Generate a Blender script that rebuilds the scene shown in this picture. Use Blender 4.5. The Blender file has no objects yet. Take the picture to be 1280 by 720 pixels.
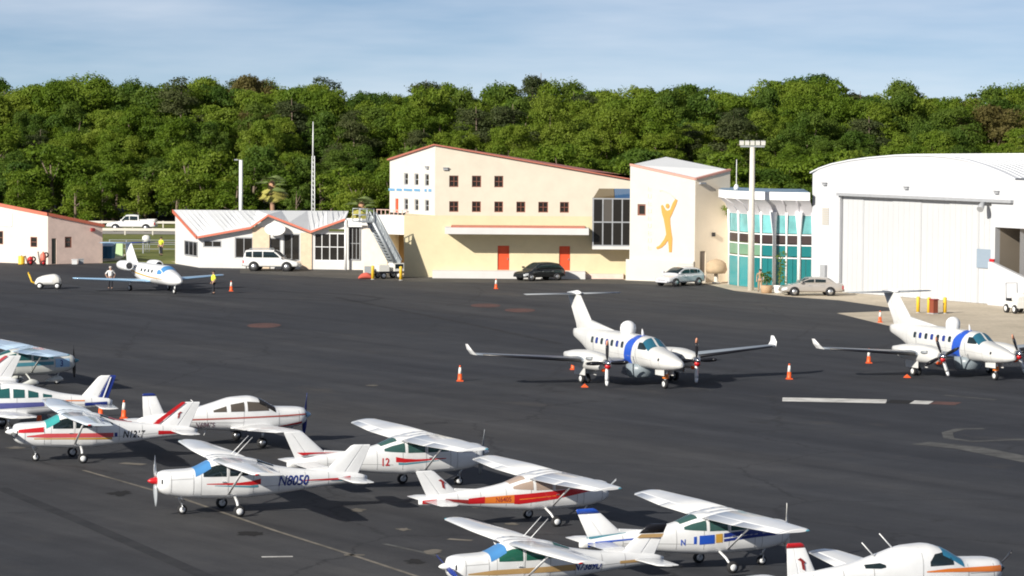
import bpy, math, random
import numpy as np
from mathutils import Vector, Matrix
R = math.radians
PI = math.pi
random.seed(7)
rng = np.random.default_rng(11)
SC = bpy.context.scene
COL = SC.collection

# ------------------------------------------------------------------ camera, sky, sun, exposure
CAM_H, FPX, PITCH, ROLL = 14.8, 3900.0, math.atan((360 - 126) / 3900.0), R(0.4)
cam_d = bpy.data.cameras.new('camera')
cam = bpy.data.objects.new('camera', cam_d)
COL.objects.link(cam)
cam_d.sensor_width = 36
cam_d.lens = 36 * FPX / 1280
cam_d.clip_start, cam_d.clip_end = 1, 60000
cam.matrix_world = Matrix.Translation((0, 0, CAM_H)) @ Matrix.Rotation(PI / 2 - PITCH, 4, 'X') @ Matrix.Rotation(ROLL, 4, 'Z')
SC.camera = cam

SUN_AZ, SUN_EL = R(48), R(25)          # azimuth towards which the light travels (from +X towards +Y), elevation
LDIR = Vector((math.cos(SUN_AZ) * math.cos(SUN_EL), math.sin(SUN_AZ) * math.cos(SUN_EL), -math.sin(SUN_EL)))
sd = bpy.data.lights.new('sun', 'SUN')
sd.energy, sd.angle, sd.color = 5.0, R(0.5), (1.0, 0.945, 0.84)
sun = bpy.data.objects.new('sun', sd)
COL.objects.link(sun)
sun.rotation_euler = LDIR.to_track_quat('-Z', 'Y').to_euler()

W = bpy.data.worlds.new('World')
SC.world = W
W.use_nodes = True
wn, wl = W.node_tree.nodes, W.node_tree.links
wn.clear()
sky = wn.new('ShaderNodeTexSky')
sky.sky_type = 'NISHITA'
sky.sun_disc = False
sky.sun_elevation = SUN_EL
sky.sun_rotation = math.atan2(-LDIR.x, -LDIR.y)
sky.air_density, sky.dust_density, sky.ozone_density = 0.42, 0.07, 0.7
tc = wn.new('ShaderNodeTexCoord')
mp = wn.new('ShaderNodeMapping')
mp.vector_type = 'POINT'
mp.inputs['Location'].default_value = (0, 0, 0.03)
wl.new(tc.outputs['Generated'], mp.inputs['Vector'])
wl.new(mp.outputs['Vector'], sky.inputs['Vector'])
cmap = wn.new('ShaderNodeMapping')
cmap.inputs['Scale'].default_value = (3.2, 3.2, 22)
cmap.inputs['Location'].default_value = (1.2, 0.9, 0.35)
wl.new(tc.outputs['Generated'], cmap.inputs['Vector'])
cn = wn.new('ShaderNodeTexNoise')
cn.inputs['Scale'].default_value = 1.6
cn.inputs['Detail'].default_value = 5
cn.inputs['Roughness'].default_value = 0.55
wl.new(cmap.outputs['Vector'], cn.inputs['Vector'])
cr = wn.new('ShaderNodeValToRGB')
cr.color_ramp.elements[0].position, cr.color_ramp.elements[0].color = 0.40, (0, 0, 0, 1)
cr.color_ramp.elements[1].position, cr.color_ramp.elements[1].color = 0.78, (1, 1, 1, 1)
wl.new(cn.outputs['Fac'], cr.inputs['Fac'])
cf = wn.new('ShaderNodeMath')
cf.operation = 'MULTIPLY'
cf.inputs[1].default_value = 0.5
wl.new(cr.outputs['Color'], cf.inputs[0])
cmx = wn.new('ShaderNodeMixRGB')
cmx.inputs['Color2'].default_value = (12.5, 12.6, 13.2, 1)
wl.new(cf.outputs[0], cmx.inputs['Fac'])
wl.new(sky.outputs['Color'], cmx.inputs['Color1'])
bg = wn.new('ShaderNodeBackground')
bg.inputs['Strength'].default_value = 0.064
wl.new(cmx.outputs['Color'], bg.inputs['Color'])
wo = wn.new('ShaderNodeOutputWorld')
wl.new(bg.outputs['Background'], wo.inputs['Surface'])

SC.view_settings.view_transform = 'Standard'
SC.view_settings.look = 'None'
SC.view_settings.gamma = 1
SC.view_settings.exposure = 0.38
SC.render.engine = 'CYCLES'
SC.cycles.max_bounces = 6
SC.cycles.transparent_max_bounces = 6
SC.cycles.filter_width = 1.9


# ground survey: where a spot of the ground seen in the photograph lies (metres)
def gp(px, py, z=0.0):
    x, y = px - 640, py - 360
    c, s = math.cos(ROLL), math.sin(ROLL)
    x, y = x * c + y * s, -x * s + y * c
    d = Vector((x / FPX, math.cos(PITCH) - y / FPX * math.sin(PITCH), -math.sin(PITCH) - y / FPX * math.cos(PITCH)))
    t = (z - CAM_H) / d.z
    return Vector((d.x * t, d.y * t, z))


def hz(px, py, Y):
    """real x and height of a feature that stands at distance Y"""
    x, y = px - 640, py - 360
    c, s = math.cos(ROLL), math.sin(ROLL)
    x, y = x * c + y * s, -x * s + y * c
    d = Vector((x / FPX, math.cos(PITCH) - y / FPX * math.sin(PITCH), -math.sin(PITCH) - y / FPX * math.cos(PITCH)))
    t = Y / d.y
    return d.x * t, CAM_H + d.z * t


# ------------------------------------------------------------------ materials
MATS = {}


def mat(name, col, rough=0.6, metal=0.0, coat=0.0, noise=0.0, nscale=6.0, bump=0.0, emis=None, spec=0.5, trans=0.0):
    if name in MATS:
        return MATS[name]
    m = bpy.data.materials.new(name)
    m.use_nodes = True
    n, l = m.node_tree.nodes, m.node_tree.links
    b = n['Principled BSDF']
    b.inputs['Base Color'].default_value = (*col, 1)
    b.inputs['Roughness'].default_value = rough
    b.inputs['Metallic'].default_value = metal
    b.inputs['Coat Weight'].default_value = coat
    b.inputs['Specular IOR Level'].default_value = spec
    b.inputs['Transmission Weight'].default_value = trans
    if noise > 0:
        t = n.new('ShaderNodeTexCoord')
        x = n.new('ShaderNodeTexNoise')
        x.inputs['Scale'].default_value = nscale
        x.inputs['Detail'].default_value = 6
        x.inputs['Roughness'].default_value = 0.65
        l.new(t.outputs['Object'], x.inputs['Vector'])
        rp = n.new('ShaderNodeMapRange')
        rp.inputs['From Min'].default_value, rp.inputs['From Max'].default_value = 0.25, 0.75
        rp.inputs['To Min'].default_value, rp.inputs['To Max'].default_value = 1 - noise, 1 + noise
        l.new(x.outputs['Fac'], rp.inputs['Value'])
        mm = n.new('ShaderNodeVectorMath')
        mm.operation = 'SCALE'
        mm.inputs[0].default_value = col
        l.new(rp.outputs['Result'], mm.inputs['Scale'])
        l.new(mm.outputs['Vector'], b.inputs['Base Color'])
        if bump > 0:
            bp = n.new('ShaderNodeBump')
            bp.inputs['Strength'].default_value = bump
            bp.inputs['Distance'].default_value = 0.02
            l.new(x.outputs['Fac'], bp.inputs['Height'])
            l.new(bp.outputs['Normal'], b.inputs['Normal'])
    MATS[name] = m
    return m


WHITE = mat('white_paint', (0.81, 0.815, 0.82), 0.28, coat=0.4, noise=0.07, nscale=1.4)
CREAMW = mat('off_white_paint', (0.76, 0.75, 0.71), 0.35, coat=0.3, noise=0.05, nscale=2.0)
RED = mat('red_paint', (0.55, 0.015, 0.02), 0.3, coat=0.4)
DKRED = mat('dark_red_paint', (0.30, 0.03, 0.03), 0.35, coat=0.3)
ORANGE = mat('orange_paint', (0.75, 0.20, 0.03), 0.35, coat=0.3)
GOLD = mat('gold_paint', (0.60, 0.33, 0.05), 0.35)
TAN = mat('tan_paint', (0.52, 0.33, 0.14), 0.35, coat=0.3)
NAVY = mat('navy_paint', (0.015, 0.035, 0.22), 0.3, coat=0.4)
ROYAL = mat('royal_blue_paint', (0.02, 0.09, 0.50), 0.3, coat=0.4)
TEALP = mat('teal_paint', (0.08, 0.28, 0.36), 0.35)
LTBLUE = mat('light_blue_paint', (0.30, 0.50, 0.72), 0.3, coat=0.4)
BLACK = mat('black_paint', (0.012, 0.012, 0.016), 0.35, coat=0.3)
GREYP = mat('grey_paint', (0.30, 0.32, 0.34), 0.4, coat=0.1)
RUBBER = mat('rubber', (0.02, 0.02, 0.022), 0.8)
METAL = mat('bare_metal', (0.55, 0.56, 0.58), 0.35, metal=0.9)
CHROME = mat('polished_metal', (0.75, 0.76, 0.78), 0.15, metal=1.0)
GLASS = mat('dark_window_glass', (0.012, 0.022, 0.025), 0.06, spec=0.7)
TGLASS = mat('tinted_cabin_glass', (0.02, 0.10, 0.10), 0.08, spec=0.7)
BGLASS = mat('blue_tinted_glass', (0.02, 0.11, 0.17), 0.08, spec=0.7)
SHADE = mat('blue_sunshade', (0.07, 0.24, 0.52), 0.35)
SHADEG = mat('teal_sunshade', (0.05, 0.36, 0.36), 0.35)
ORSAFE = mat('safety_orange', (0.80, 0.11, 0.02), 0.5)
REFL = mat('reflective_band', (0.80, 0.78, 0.74), 0.4)
YELLOW = mat('yellow_paint', (0.75, 0.47, 0.03), 0.5)
HIVIS = mat('hi_vis_fabric', (0.72, 0.80, 0.06), 0.8)
PALEOR = mat('faded_orange_paint', (0.70, 0.32, 0.20), 0.5)
KGREY = mat('light_grey_paint', (0.62, 0.62, 0.61), 0.38, coat=0.2, noise=0.06, nscale=1.5)
WGREY = mat('blue_grey_wing_paint', (0.20, 0.23, 0.27), 0.35, coat=0.3)
GREYBL = mat('blue_grey_pod_paint', (0.22, 0.26, 0.29), 0.4, coat=0.1)


# ------------------------------------------------------------------ mesh building
class MB:
    def __init__(s):
        s.v, s.f, s.sm = [], [], []

    def face(s, pts, smooth=False):
        i = len(s.v)
        s.v += [tuple(p) for p in pts]
        s.f.append(tuple(range(i, i + len(pts))))
        s.sm.append(smooth)
        return s

    def mesh(s, vs, fs, smooth=False):
        i = len(s.v)
        s.v += [tuple(p) for p in vs]
        for f in fs:
            s.f.append(tuple(i + k for k in f))
            s.sm.append(smooth)
        return s

    def rings(s, rings, smooth=True, cap=True, closed=True):
        n = len(rings[0])
        i = len(s.v)
        for r in rings:
            s.v += [tuple(p) for p in r]
        for a in range(len(rings) - 1):
            for b in range(n if closed else n - 1):
                c = (b + 1) % n
                s.f.append((i + a * n + b, i + a * n + c, i + (a + 1) * n + c, i + (a + 1) * n + b))
                s.sm.append(smooth)
        if cap:
            s.f.append(tuple(i + b for b in reversed(range(n))))
            s.f.append(tuple(i + (len(rings) - 1) * n + b for b in range(n)))
            s.sm += [False, False]
        return s

    def box(s, a, b, M=None):
        x0, y0, z0 = a
        x1, y1, z1 = b
        vs = [Vector(p) for p in ((x0, y0, z0), (x1, y0, z0), (x1, y1, z0), (x0, y1, z0), (x0, y0, z1), (x1, y0, z1), (x1, y1, z1), (x0, y1, z1))]
        if M is not None:
            vs = [M @ p for p in vs]
        return s.mesh(vs, [(0, 3, 2, 1), (4, 5, 6, 7), (0, 1, 5, 4), (1, 2, 6, 5), (2, 3, 7, 6), (3, 0, 4, 7)])

    def tube(s, pts, r, n=8, smooth=True, flat=1.0):
        """round bar along points; r a number or a list"""
        pts = [Vector(p) for p in pts]
        rs = r if isinstance(r, (list, tuple)) else [r] * len(pts)
        rings = []
        for k, p in enumerate(pts):
            d = (pts[min(k + 1, len(pts) - 1)] - pts[max(k - 1, 0)]).normalized()
            ref = Vector((0, 0, 1)) if abs(d.z) < 0.9 else Vector((1, 0, 0))
            a = d.cross(ref).normalized()
            b = a.cross(d).normalized()
            rings.append([p + (a * math.cos(t) + b * math.sin(t) * flat) * rs[k] for t in [2 * PI * q / n for q in range(n)]])
        return s.rings(rings, smooth)

    def lathe(s, prof, n=16, axis='z', at=(0, 0, 0), smooth=True, cap=True):
        """prof: (radius, height) along the axis"""
        at = Vector(at)
        rings = []
        for r, h in prof:
            ring = []
            for q in range(n):
                c, d = r * math.cos(2 * PI * q / n), r * math.sin(2 * PI * q / n)
                ring.append(at + Vector({'z': (c, d, h), 'y': (d, h, c), 'x': (h, c, d)}[axis]))
            rings.append(ring)
        return s.rings(rings, smooth, cap)

    def prism(s, poly, z0, z1, M=None):
        """poly in (x, y), extruded in z"""
        a = [Vector((p[0], p[1], z0)) for p in poly]
        b = [Vector((p[0], p[1], z1)) for p in poly]
        if M is not None:
            a, b = [M @ p for p in a], [M @ p for p in b]
        return s.rings([a, b], False)

    def build(s, name, m, parent=None, fix=True):
        me = bpy.data.meshes.new(name)
        me.from_pydata(s.v, [], s.f)
        me.polygons.foreach_set('use_smooth', s.sm)
        if m is not None:
            me.materials.append(m)
        if fix:
            import bmesh
            bm = bmesh.new()
            bm.from_mesh(me)
            bmesh.ops.recalc_face_normals(bm, faces=bm.faces)
            bm.to_mesh(me)
            bm.free()
        me.update()
        o = bpy.data.objects.new(name, me)
        COL.objects.link(o)
        if parent is not None:
            o.parent = parent
        return o


def tag(o, label=None, cat=None, group=None, kind=None):
    for k, v in (('label', label), ('category', cat), ('group', group), ('kind', kind)):
        if v:
            o[k] = v
    return o


def thing(name, label, cat, loc=(0, 0, 0), rz=0.0, group=None, scale=None):
    o = bpy.data.objects.new(name, None)
    COL.objects.link(o)
    o.location = loc
    o.rotation_euler = (0, 0, rz)
    o.empty_display_size = 0.3
    if scale:
        o.scale = scale
    return tag(o, label, cat, group)


def kids(o):
    return [c for c in bpy.data.objects if c.parent is o]


def copy_tree(o, parent=None, km=None):
    if km is None:
        km = {}
        for c in bpy.data.objects:
            if c.parent:
                km.setdefault(c.parent.name, []).append(c)
    c = o.copy()
    COL.objects.link(c)
    if parent is not None:
        c.parent = parent
    for ch in km.get(o.name, []):
        copy_tree(ch, c, km)
    return c


FONT_CACHE = {}


def text_geo(txt, shear=0.0):
    """letters as flat triangles, height about 0.7 per unit; returned in (u, v)"""
    key = (txt, shear)
    if key not in FONT_CACHE:
        cu = bpy.data.curves.new('lettering', 'FONT')
        cu.body = txt
        cu.shear = shear
        cu.resolution_u = 3
        cu.offset = 0.018
        o = bpy.data.objects.new('lettering', cu)
        COL.objects.link(o)
        dg = bpy.context.evaluated_depsgraph_get()
        me = bpy.data.meshes.new_from_object(o.evaluated_get(dg))
        vs = [(v.co.x, v.co.y) for v in me.vertices]
        fs = [tuple(p.vertices) for p in me.polygons]
        bpy.data.objects.remove(o)
        bpy.data.curves.remove(cu)
        bpy.data.meshes.remove(me)
        FONT_CACHE[key] = (vs, fs)
    return FONT_CACHE[key]


# smooth lofted body along x, given as stations (x, z_bottom, z_top, half_width, exponent)
class Loft:
    def __init__(s, st):
        st = sorted(st, key=lambda a: a[0])
        s.st = np.array(st, float)
        s.x0, s.x1 = st[0][0], st[-1][0]
        X, Yv = s.st[:, 0], s.st[:, 1:]
        h = np.diff(X)[:, None]
        d = np.diff(Yv, axis=0) / h
        m = np.zeros_like(Yv)
        for k in range(1, len(X) - 1):
            for c in range(Yv.shape[1]):
                a, b = d[k - 1, c], d[k, c]
                m[k, c] = 0 if a * b <= 0 else 2 * a * b / (a + b)
        m[0], m[-1] = d[0], d[-1]
        s.m = m

    def at(s, x):
        X = s.st[:, 0]
        x = min(max(x, s.x0), s.x1)
        k = min(max(int(np.searchsorted(X, x)) - 1, 0), len(X) - 2)
        h = X[k + 1] - X[k]
        t = (x - X[k]) / h
        a, b, c, d = 2 * t**3 - 3 * t**2 + 1, t**3 - 2 * t**2 + t, -2 * t**3 + 3 * t**2, t**3 - t**2
        return a * s.st[k, 1:] + b * h * s.m[k] + c * s.st[k + 1, 1:] + d * h * s.m[k + 1]

    def P(s, x, th, off=0.0):
        """th from straight up, positive to +y"""
        zb, zt, w, n = s.at(x)
        w, h, zc = w + off, (zt - zb) / 2 + off, (zt + zb) / 2
        c, d = math.cos(th), math.sin(th)
        e = 2 / n
        return Vector((x, w * math.copysign(abs(d) ** e, d), zc + h * math.copysign(abs(c) ** e, c)))

    def y(s, x, z, side, off=0.0):
        zb, zt, w, n = s.at(x)
        h, zc = (zt - zb) / 2, (zt + zb) / 2
        q = min(abs((z - zc) / h), 0.999)
        return side * (w * (1 - q**n) ** (1 / n) + off)

    def mesh(s, nx=40, nt=24, extra=()):
        xs = sorted(set(list(np.linspace(s.x0, s.x1, nx)) + [r[0] for r in s.st]))
        mb = MB()
        mb.rings([[s.P(x, 2 * PI * k / nt) for k in range(nt)] for x in xs])
        return mb

    def side_patch(s, mb, rows, side, off=0.006, nz=5, nx=3):
        """rows: (x, z_low, z_high) - a band or window laid on the side of the body"""
        xs = []
        for a, b in zip(rows, rows[1:]):
            k_ = max(nx, math.ceil(abs(a[0] - b[0]) / 0.22))
            for t in range(k_):
                t /= k_
                xs.append(tuple(p + (q - p) * t for p, q in zip(a, b)))
        xs.append(rows[-1])
        g = []
        for x, lo, hi in xs:
            g.append([(x, s.y(x, lo + (hi - lo) * k / nz, side, off), lo + (hi - lo) * k / nz) for k in range(nz + 1)])
        return mb.rings(g, True, False, False)

    def top_patch(s, mb, rows, off=0.006, nt=10, nx=4):
        """rows: (x, th0, th1)"""
        xs = []
        for a, b in zip(rows, rows[1:]):
            for t in range(nx):
                t /= nx
                xs.append(tuple(p + (q - p) * t for p, q in zip(a, b)))
        xs.append(rows[-1])
        g = [[s.P(x, a + (b - a) * k / nt, off) for k in range(nt + 1)] for x, a, b in xs]
        return mb.rings(g, True, False, False)

    def letters(s, mb, txt, x0, z0, size, side, shear=0.0, off=0.012, squeeze=0.8, slope=0.0):
        vs, fs = text_geo(txt, shear)
        out = []
        for u, v in vs:
            x = x0 - side * u * size * squeeze
            z = z0 + v * size + slope * (x - x0)
            out.append((x, s.y(x, z, side, off), z))
        return mb.mesh(out, fs)


def foil(t0, t1, th=0.12, n=7, camber=0.02):
    """closed ring of (t along the chord, z/chord)"""
    up, lo = [], []
    for k in range(n + 1):
        t = t0 + (t1 - t0) * (0.5 - 0.5 * math.cos(PI * k / n))
        y = 5 * th * (0.2969 * math.sqrt(max(t, 0)) - 0.126 * t - 0.3516 * t * t + 0.2843 * t**3 - 0.1015 * t**4)
        y = max(y, 0.004)
        c = camber * 4 * t * (1 - t)
        up.append((t, c + y))
        lo.append((t, c - y))
    return up + lo[::-1]


def wing_mb(mb, secs, t0=0.0, t1=1.0, th=0.12, vert=False, camber=0.02, inc=0.0):
    """secs: (span position, x_le, x_te, height) - vert: the span is z and the height is y"""
    rings = []
    for s, xl, xt, z in secs:
        c = xl - xt
        ring = []
        for t, h in foil(t0, t1, th, camber=camber):
            x = xl - t * c
            ring.append((x, z + h * c, s) if vert else (x, s, z + h * c + (0.4 - t) * c * inc))
        rings.append(ring)
    return mb.rings(rings, True)


def lerp(a, b, t):
    return a + (b - a) * t


def seccut(secs, s):
    for a, b in zip(secs, secs[1:]):
        lo, hi = sorted((a[0], b[0]))
        if lo - 1e-6 <= s <= hi + 1e-6:
            t = (s - a[0]) / (b[0] - a[0])
            return tuple(lerp(p, q, t) for p, q in zip(a, b))
    return secs[-1] if abs(s - secs[-1][0]) < abs(s - secs[0][0]) else secs[0]


def between(secs, a, b):
    mid = [q for q in secs if min(a, b) < q[0] < max(a, b)]
    if a > b:
        mid = sorted(mid, key=lambda q: -q[0])
    return [seccut(secs, a)] + mid + [seccut(secs, b)]


def wheel(parent, x, y, r, w, name='wheel', hub=None):
    o = MB().lathe([(r * 0.55, -w / 2), (r * 0.9, -w / 2), (r, -w / 4), (r, w / 4), (r * 0.9, w / 2), (r * 0.55, w / 2)], 18, 'y', (x, y, r)).build(name, RUBBER, parent)
    MB().lathe([(0.02, -w / 2 - 0.012), (r * 0.56, -w / 2 - 0.016), (r * 0.60, -w / 2 + 0.03), (r * 0.60, w / 2 - 0.03), (r * 0.56, w / 2 + 0.016), (0.02, w / 2 + 0.012)], 14, 'y', (x, y, r)).build('rim', hub or WHITE, o)
    return o


def propeller(parent, x, y, z, rad, blades, mats, spin_mat, spin_r=0.16, spin_l=0.3, ang=0.0, tip=None, tips=None):
    root = MB()
    root.lathe([(spin_r, -0.03), (spin_r * 0.97, 0.04), (spin_r * 0.75, spin_l * 0.55), (spin_r * 0.4, spin_l * 0.85), (0.01, spin_l)], 14, 'x', (x, y, z))
    sp = root.build('spinner', spin_mat, parent)
    for k in range(blades):
        a = ang + 2 * PI * k / blades
        M = Matrix.Translation((x + 0.05, y, z)) @ Matrix.Rotation(a, 4, 'X')

        def blade(t0, t1):
            rings = []
            for t in [t0 + (t1 - t0) * q / 5 for q in range(6)]:
                q = 0.1 + 0.9 * t
                c = 0.035 + 0.07 * math.sin(PI * min(1, 0.15 + 0.8 * t)) if t < 0.97 else 0.06
                tw = R(60 - 42 * t)
                rg = []
                for u, v in ((-1, 0), (-0.4, 0.12), (0.4, 0.12), (1, 0), (0.4, -0.12), (-0.4, -0.12)):
                    yy, xx = u * c, v * c * 1.2
                    rg.append(M @ Vector((xx * math.cos(tw) + yy * math.sin(tw), -xx * math.sin(tw) + yy * math.cos(tw), q * rad)))
                rings.append(rg)
            return MB().rings(rings, True)
        b = blade(0, 0.84 if tip else 1).build('blade', mats[k % len(mats)], parent)
        if tip:
            blade(0.845, 1).build('blade_tip', (tips or [tip])[k % len(tips or [tip])], b)
    return sp


# ------------------------------------------------------------------ the high-wing trainer
FUS_C = [(-0.22, 1.00, 1.44, 0.29, 2.4), (-0.28, 0.86, 1.53, 0.43, 2.6), (-0.55, 0.70, 1.60, 0.53, 2.8), (-1.30, 0.58, 1.64, 0.57, 3.0), (-1.48, 0.57, 1.66, 0.58, 3.0),
         (-2.15, 0.54, 1.96, 0.58, 3.2), (-2.5, 0.54, 2.04, 0.58, 3.4), (-3.45, 0.56, 2.04, 0.56, 3.4), (-3.75, 0.58, 1.99, 0.53, 3.0), (-4.5, 0.66, 1.74, 0.44, 2.8), (-5.4, 0.78, 1.60, 0.33, 2.4),
         (-7.0, 0.98, 1.46, 0.17, 2.2), (-7.7, 1.04, 1.38, 0.10, 2.0), (-8.02, 1.10, 1.28, 0.04, 2.0)]
EMBLEM = [[(0, 0.1), (0.14, 0.16), (0.34, -0.02), (0.26, -0.10), (0.12, 0.04)], [(0.16, 0.0), (0.30, -0.12), (0.34, -0.36), (0.22, -0.28)]]


def high_wing(label, pose, cfg, group):
    x, y, h, s, v = pose
    root = thing('light_aircraft', label, 'airplane', (x, y, 0), R(h), group, (s, s, s * v))
    tilt = cfg.get('tilt', 1.0)                       # nose-up stance on the extended nose strut
    root.rotation_euler = (0, -R(tilt), R(h))
    root.location.z = 2.93 * math.tan(R(tilt)) * s
    nz = -1.77 * math.tan(R(tilt)) / v
    base = cfg.get('base', WHITE)
    F = Loft(FUS_C)
    fus = F.mesh(44, 28).build('fuselage', base, root)
    # wings
    half = [(0.0, -2.08, -3.72, 1.97), (2.6, -2.08, -3.70, 2.00), (5.35, -2.26, -3.40, 2.03), (5.52, -2.42, -3.30, 2.05)]
    wm = cfg.get('wing', base)
    for sd_ in (1, -1):
        secs = [(sd_ * a, b, c, d) for a, b, c, d in half]
        w = MB()
        wing_mb(w, between(secs, 0, sd_ * 0.58), 0, 1, inc=0.05)
        wing_mb(w, between(secs, sd_ * 0.58, sd_ * 5.52), 0, 0.745, inc=0.05)
        wing_mb(w, between(secs, sd_ * 5.3, sd_ * 5.52), 0.745, 1, inc=0.05)
        wo_ = w.build('wing', wm, root)
        wing_mb(MB(), between(secs, sd_ * 0.61, sd_ * 2.75), 0.755, 1, inc=0.05).build('flap', wm, wo_)
        wing_mb(MB(), between(secs, sd_ * 2.79, sd_ * 5.27), 0.755, 1, inc=0.05).build('aileron', wm, wo_)
        if cfg.get('tipcol'):
            pass
        MB().tube([(-2.72, sd_ * 0.52, 0.74), (-2.76, sd_ * 2.55, 1.96)], 0.05, 8, flat=0.5).build('wing_strut', base, root)
        lt = MB().lathe([(0.01, -0.08), (0.028, -0.04), (0.028, 0.04), (0.01, 0.07)], 8, 'x', (-2.4, sd_ * 5.54, 2.06)).build('wingtip_light', RED if sd_ > 0 else TEALP, root)
        # main gear
        g = MB().tube([(-2.98, sd_ * 0.42, 0.66), (-2.96, sd_ * 0.85, 0.48), (-2.93, sd_ * 1.16, 0.24)], [0.06, 0.05, 0.04], 8, flat=0.7).build('landing_leg', base, root)
        wheel(root, -2.93, sd_ * 1.26, 0.21, 0.17)
        if cfg.get('pants'):
            pant(root, -2.98, sd_ * 1.26, base)
    # nose gear
    MB().tube([(-1.0, 0, 0.68), (-1.14, 0, 0.36 + nz)], 0.04, 8).tube([(-1.14, -0.1, 0.38 + nz), (-1.14, 0.1, 0.38 + nz)], 0.03, 6).tube([(-1.14, -0.1, 0.38 + nz), (-1.16, -0.1, 0.18 + nz)], 0.025, 6).tube([(-1.14, 0.1, 0.38 + nz), (-1.16, 0.1, 0.18 + nz)], 0.025, 6).build('nose_strut', METAL, root)
    nw_ = wheel(root, -1.16, 0, 0.18, 0.14, 'nose_wheel')
    nw_.location.z = nz
    if cfg.get('pants'):
        pant(root, -1.2, 0, base)
    # tail
    fs = [(1.24, -6.05, -7.62, 0), (1.42, -6.35, -7.70, 0), (2.40, -7.38, -8.12, 0), (2.45, -7.50, -8.10, 0)]
    fm = cfg.get('fin', base)
    zc = cfg.get('cap_z', 2.45)
    fin = wing_mb(MB(), between(fs, 1.24, zc), 0, 0.60, 0.09, True, 0)
    fin.rings([[(-5.0, 0.012, 1.50), (-5.0, -0.012, 1.50), (-5.0, -0.012, 1.44), (-5.0, 0.012, 1.44)], [(-6.55, 0.03, 1.66), (-6.55, -0.03, 1.66), (-6.55, -0.03, 1.35), (-6.55, 0.03, 1.35)]], False)
    fin = fin.build('fin', fm, root)
    wing_mb(MB(), between(fs, 1.10, zc), 0.612, 1, 0.09, True, 0).build('rudder', cfg.get('rudder', fm), root)
    if zc < 2.44:
        wing_mb(MB(), between(fs, zc + 0.005, 2.45), 0, 1, 0.09, True, 0).build('fin_cap', cfg['cap'], root)
    st = [(0.0, -6.85, -7.85, 1.22), (1.55, -7.02, -7.82, 1.22), (1.70, -7.2, -7.75, 1.22)]
    for sd_ in (1, -1):
        secs = [(sd_ * a, b, c, d) for a, b, c, d in st]
        wing_mb(MB(), secs, 0, 0.58, 0.09, camber=0).build('stabilizer', base, root)
        wing_mb(MB(), between(secs, sd_ * 0.12, sd_ * 1.66), 0.592, 1, 0.09, camber=0).build('elevator', base, root)
    for kind, rows, m in cfg.get('fin_marks', []):
        for sd_ in (1, -1):
            MB().face([(px, sd_ * 0.072, pz) for px, pz in rows]).build(kind, m, fin, fix=False)
    # glass
    wg = cfg.get('windscreen', TGLASS)
    ws = MB()
    F.top_patch(ws, [(-1.50, -1.18, 1.18), (-2.06, -1.02, 1.02)], 0.008, 12)
    ws.build('windscreen', wg, root)
    gl = cfg.get('glass', GLASS)
    wins = cfg.get('windows', [[(-1.78, 1.40, 1.55), (-2.02, 1.40, 1.74), (-2.28, 1.40, 1.82), (-2.62, 1.40, 1.84)], [(-2.74, 1.41, 1.84), (-3.42, 1.43, 1.84)], [(-3.54, 1.45, 1.82), (-4.02, 1.49, 1.72), (-4.32, 1.53, 1.62)]])
    for sd_ in (1, -1):
        for rows in wins:
            F.side_patch(MB(), rows, sd_, 0.006, 4).build('side_window', gl, root)
        d = MB()
        F.side_patch(d, [(-1.72, 0.72, 1.36), (-2.66, 0.70, 1.36)], sd_, 0.004)
        d = d.build('door', base, root)
        MB().box((-2.6, min(F.y(-2.6, 1.2, sd_), F.y(-2.6, 1.2, sd_, 0.035)), 1.19), (-2.46, max(F.y(-2.6, 1.2, sd_), F.y(-2.6, 1.2, sd_, 0.035)), 1.22)).build('door_handle', METAL, d)
    rw = MB()
    F.top_patch(rw, [(-3.80, -0.62, 0.62), (-4.42, -0.5, 0.5)], 0.008)
    rw.build('rear_window', gl, root)
    # cowling details
    for sd_ in (1, -1):
        F.side_patch(MB(), [(-0.285, 1.16, 1.32), (-0.33, 1.14, 1.34)], sd_ * 1, 0.012).build('cooling_inlet', BLACK, root)
    MB().tube([(-1.0, 0.25, 0.66), (-1.18, 0.27, 0.50)], 0.035, 8).build('exhaust_pipe', METAL, root)
    propeller(root, -0.22, 0, 1.22, 0.93, 2, cfg.get('blades', [BLACK]), cfg.get('spinner', WHITE), 0.14, 0.34, cfg.get('prop', R(20)))
    if cfg.get('aerials', True):
        for yy in (0.28, -0.28):
            MB().tube([(-3.0, yy, 2.13), (-3.62, yy, 2.80)], [0.014, 0.010], 6).build('whip_aerial', WHITE, root)
    # paint
    for rows, m in cfg.get('stripes', []):
        for sd_ in (1, -1):
            F.side_patch(MB(), rows, sd_, 0.009).build('stripe', m, fus)
    panel_lines(F, fus, (-0.62, -1.42, -1.70, -2.69, -3.62, -4.6, -5.6, -6.5), [[(-0.6, 1.30), (-1.4, 1.34)], [(-1.72, 0.72), (-2.66, 0.70)], [(-4.0, 1.0), (-6.5, 1.16)]])
    for rows, m in cfg.get('top', []):
        mb = MB()
        F.top_patch(mb, rows, 0.007)
        mb.build('stripe', m, fus)
    for txt, x0, z0, size, m, shear in cfg.get('texts', []):
        wid = max(u for u, _ in text_geo(txt, shear)[0]) * size * 0.8
        nm = 'registration_lettering' if len(txt) > 2 else 'number_lettering'
        F.letters(MB(), txt, x0, z0, size, 1, shear).build(nm, m, fus, fix=False)
        F.letters(MB(), txt, x0 - wid, z0, size, -1, shear).build(nm, m, fus, fix=False)
    return root


LINEM = mat('panel_gap', (0.34, 0.34, 0.34), 0.6)


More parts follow.
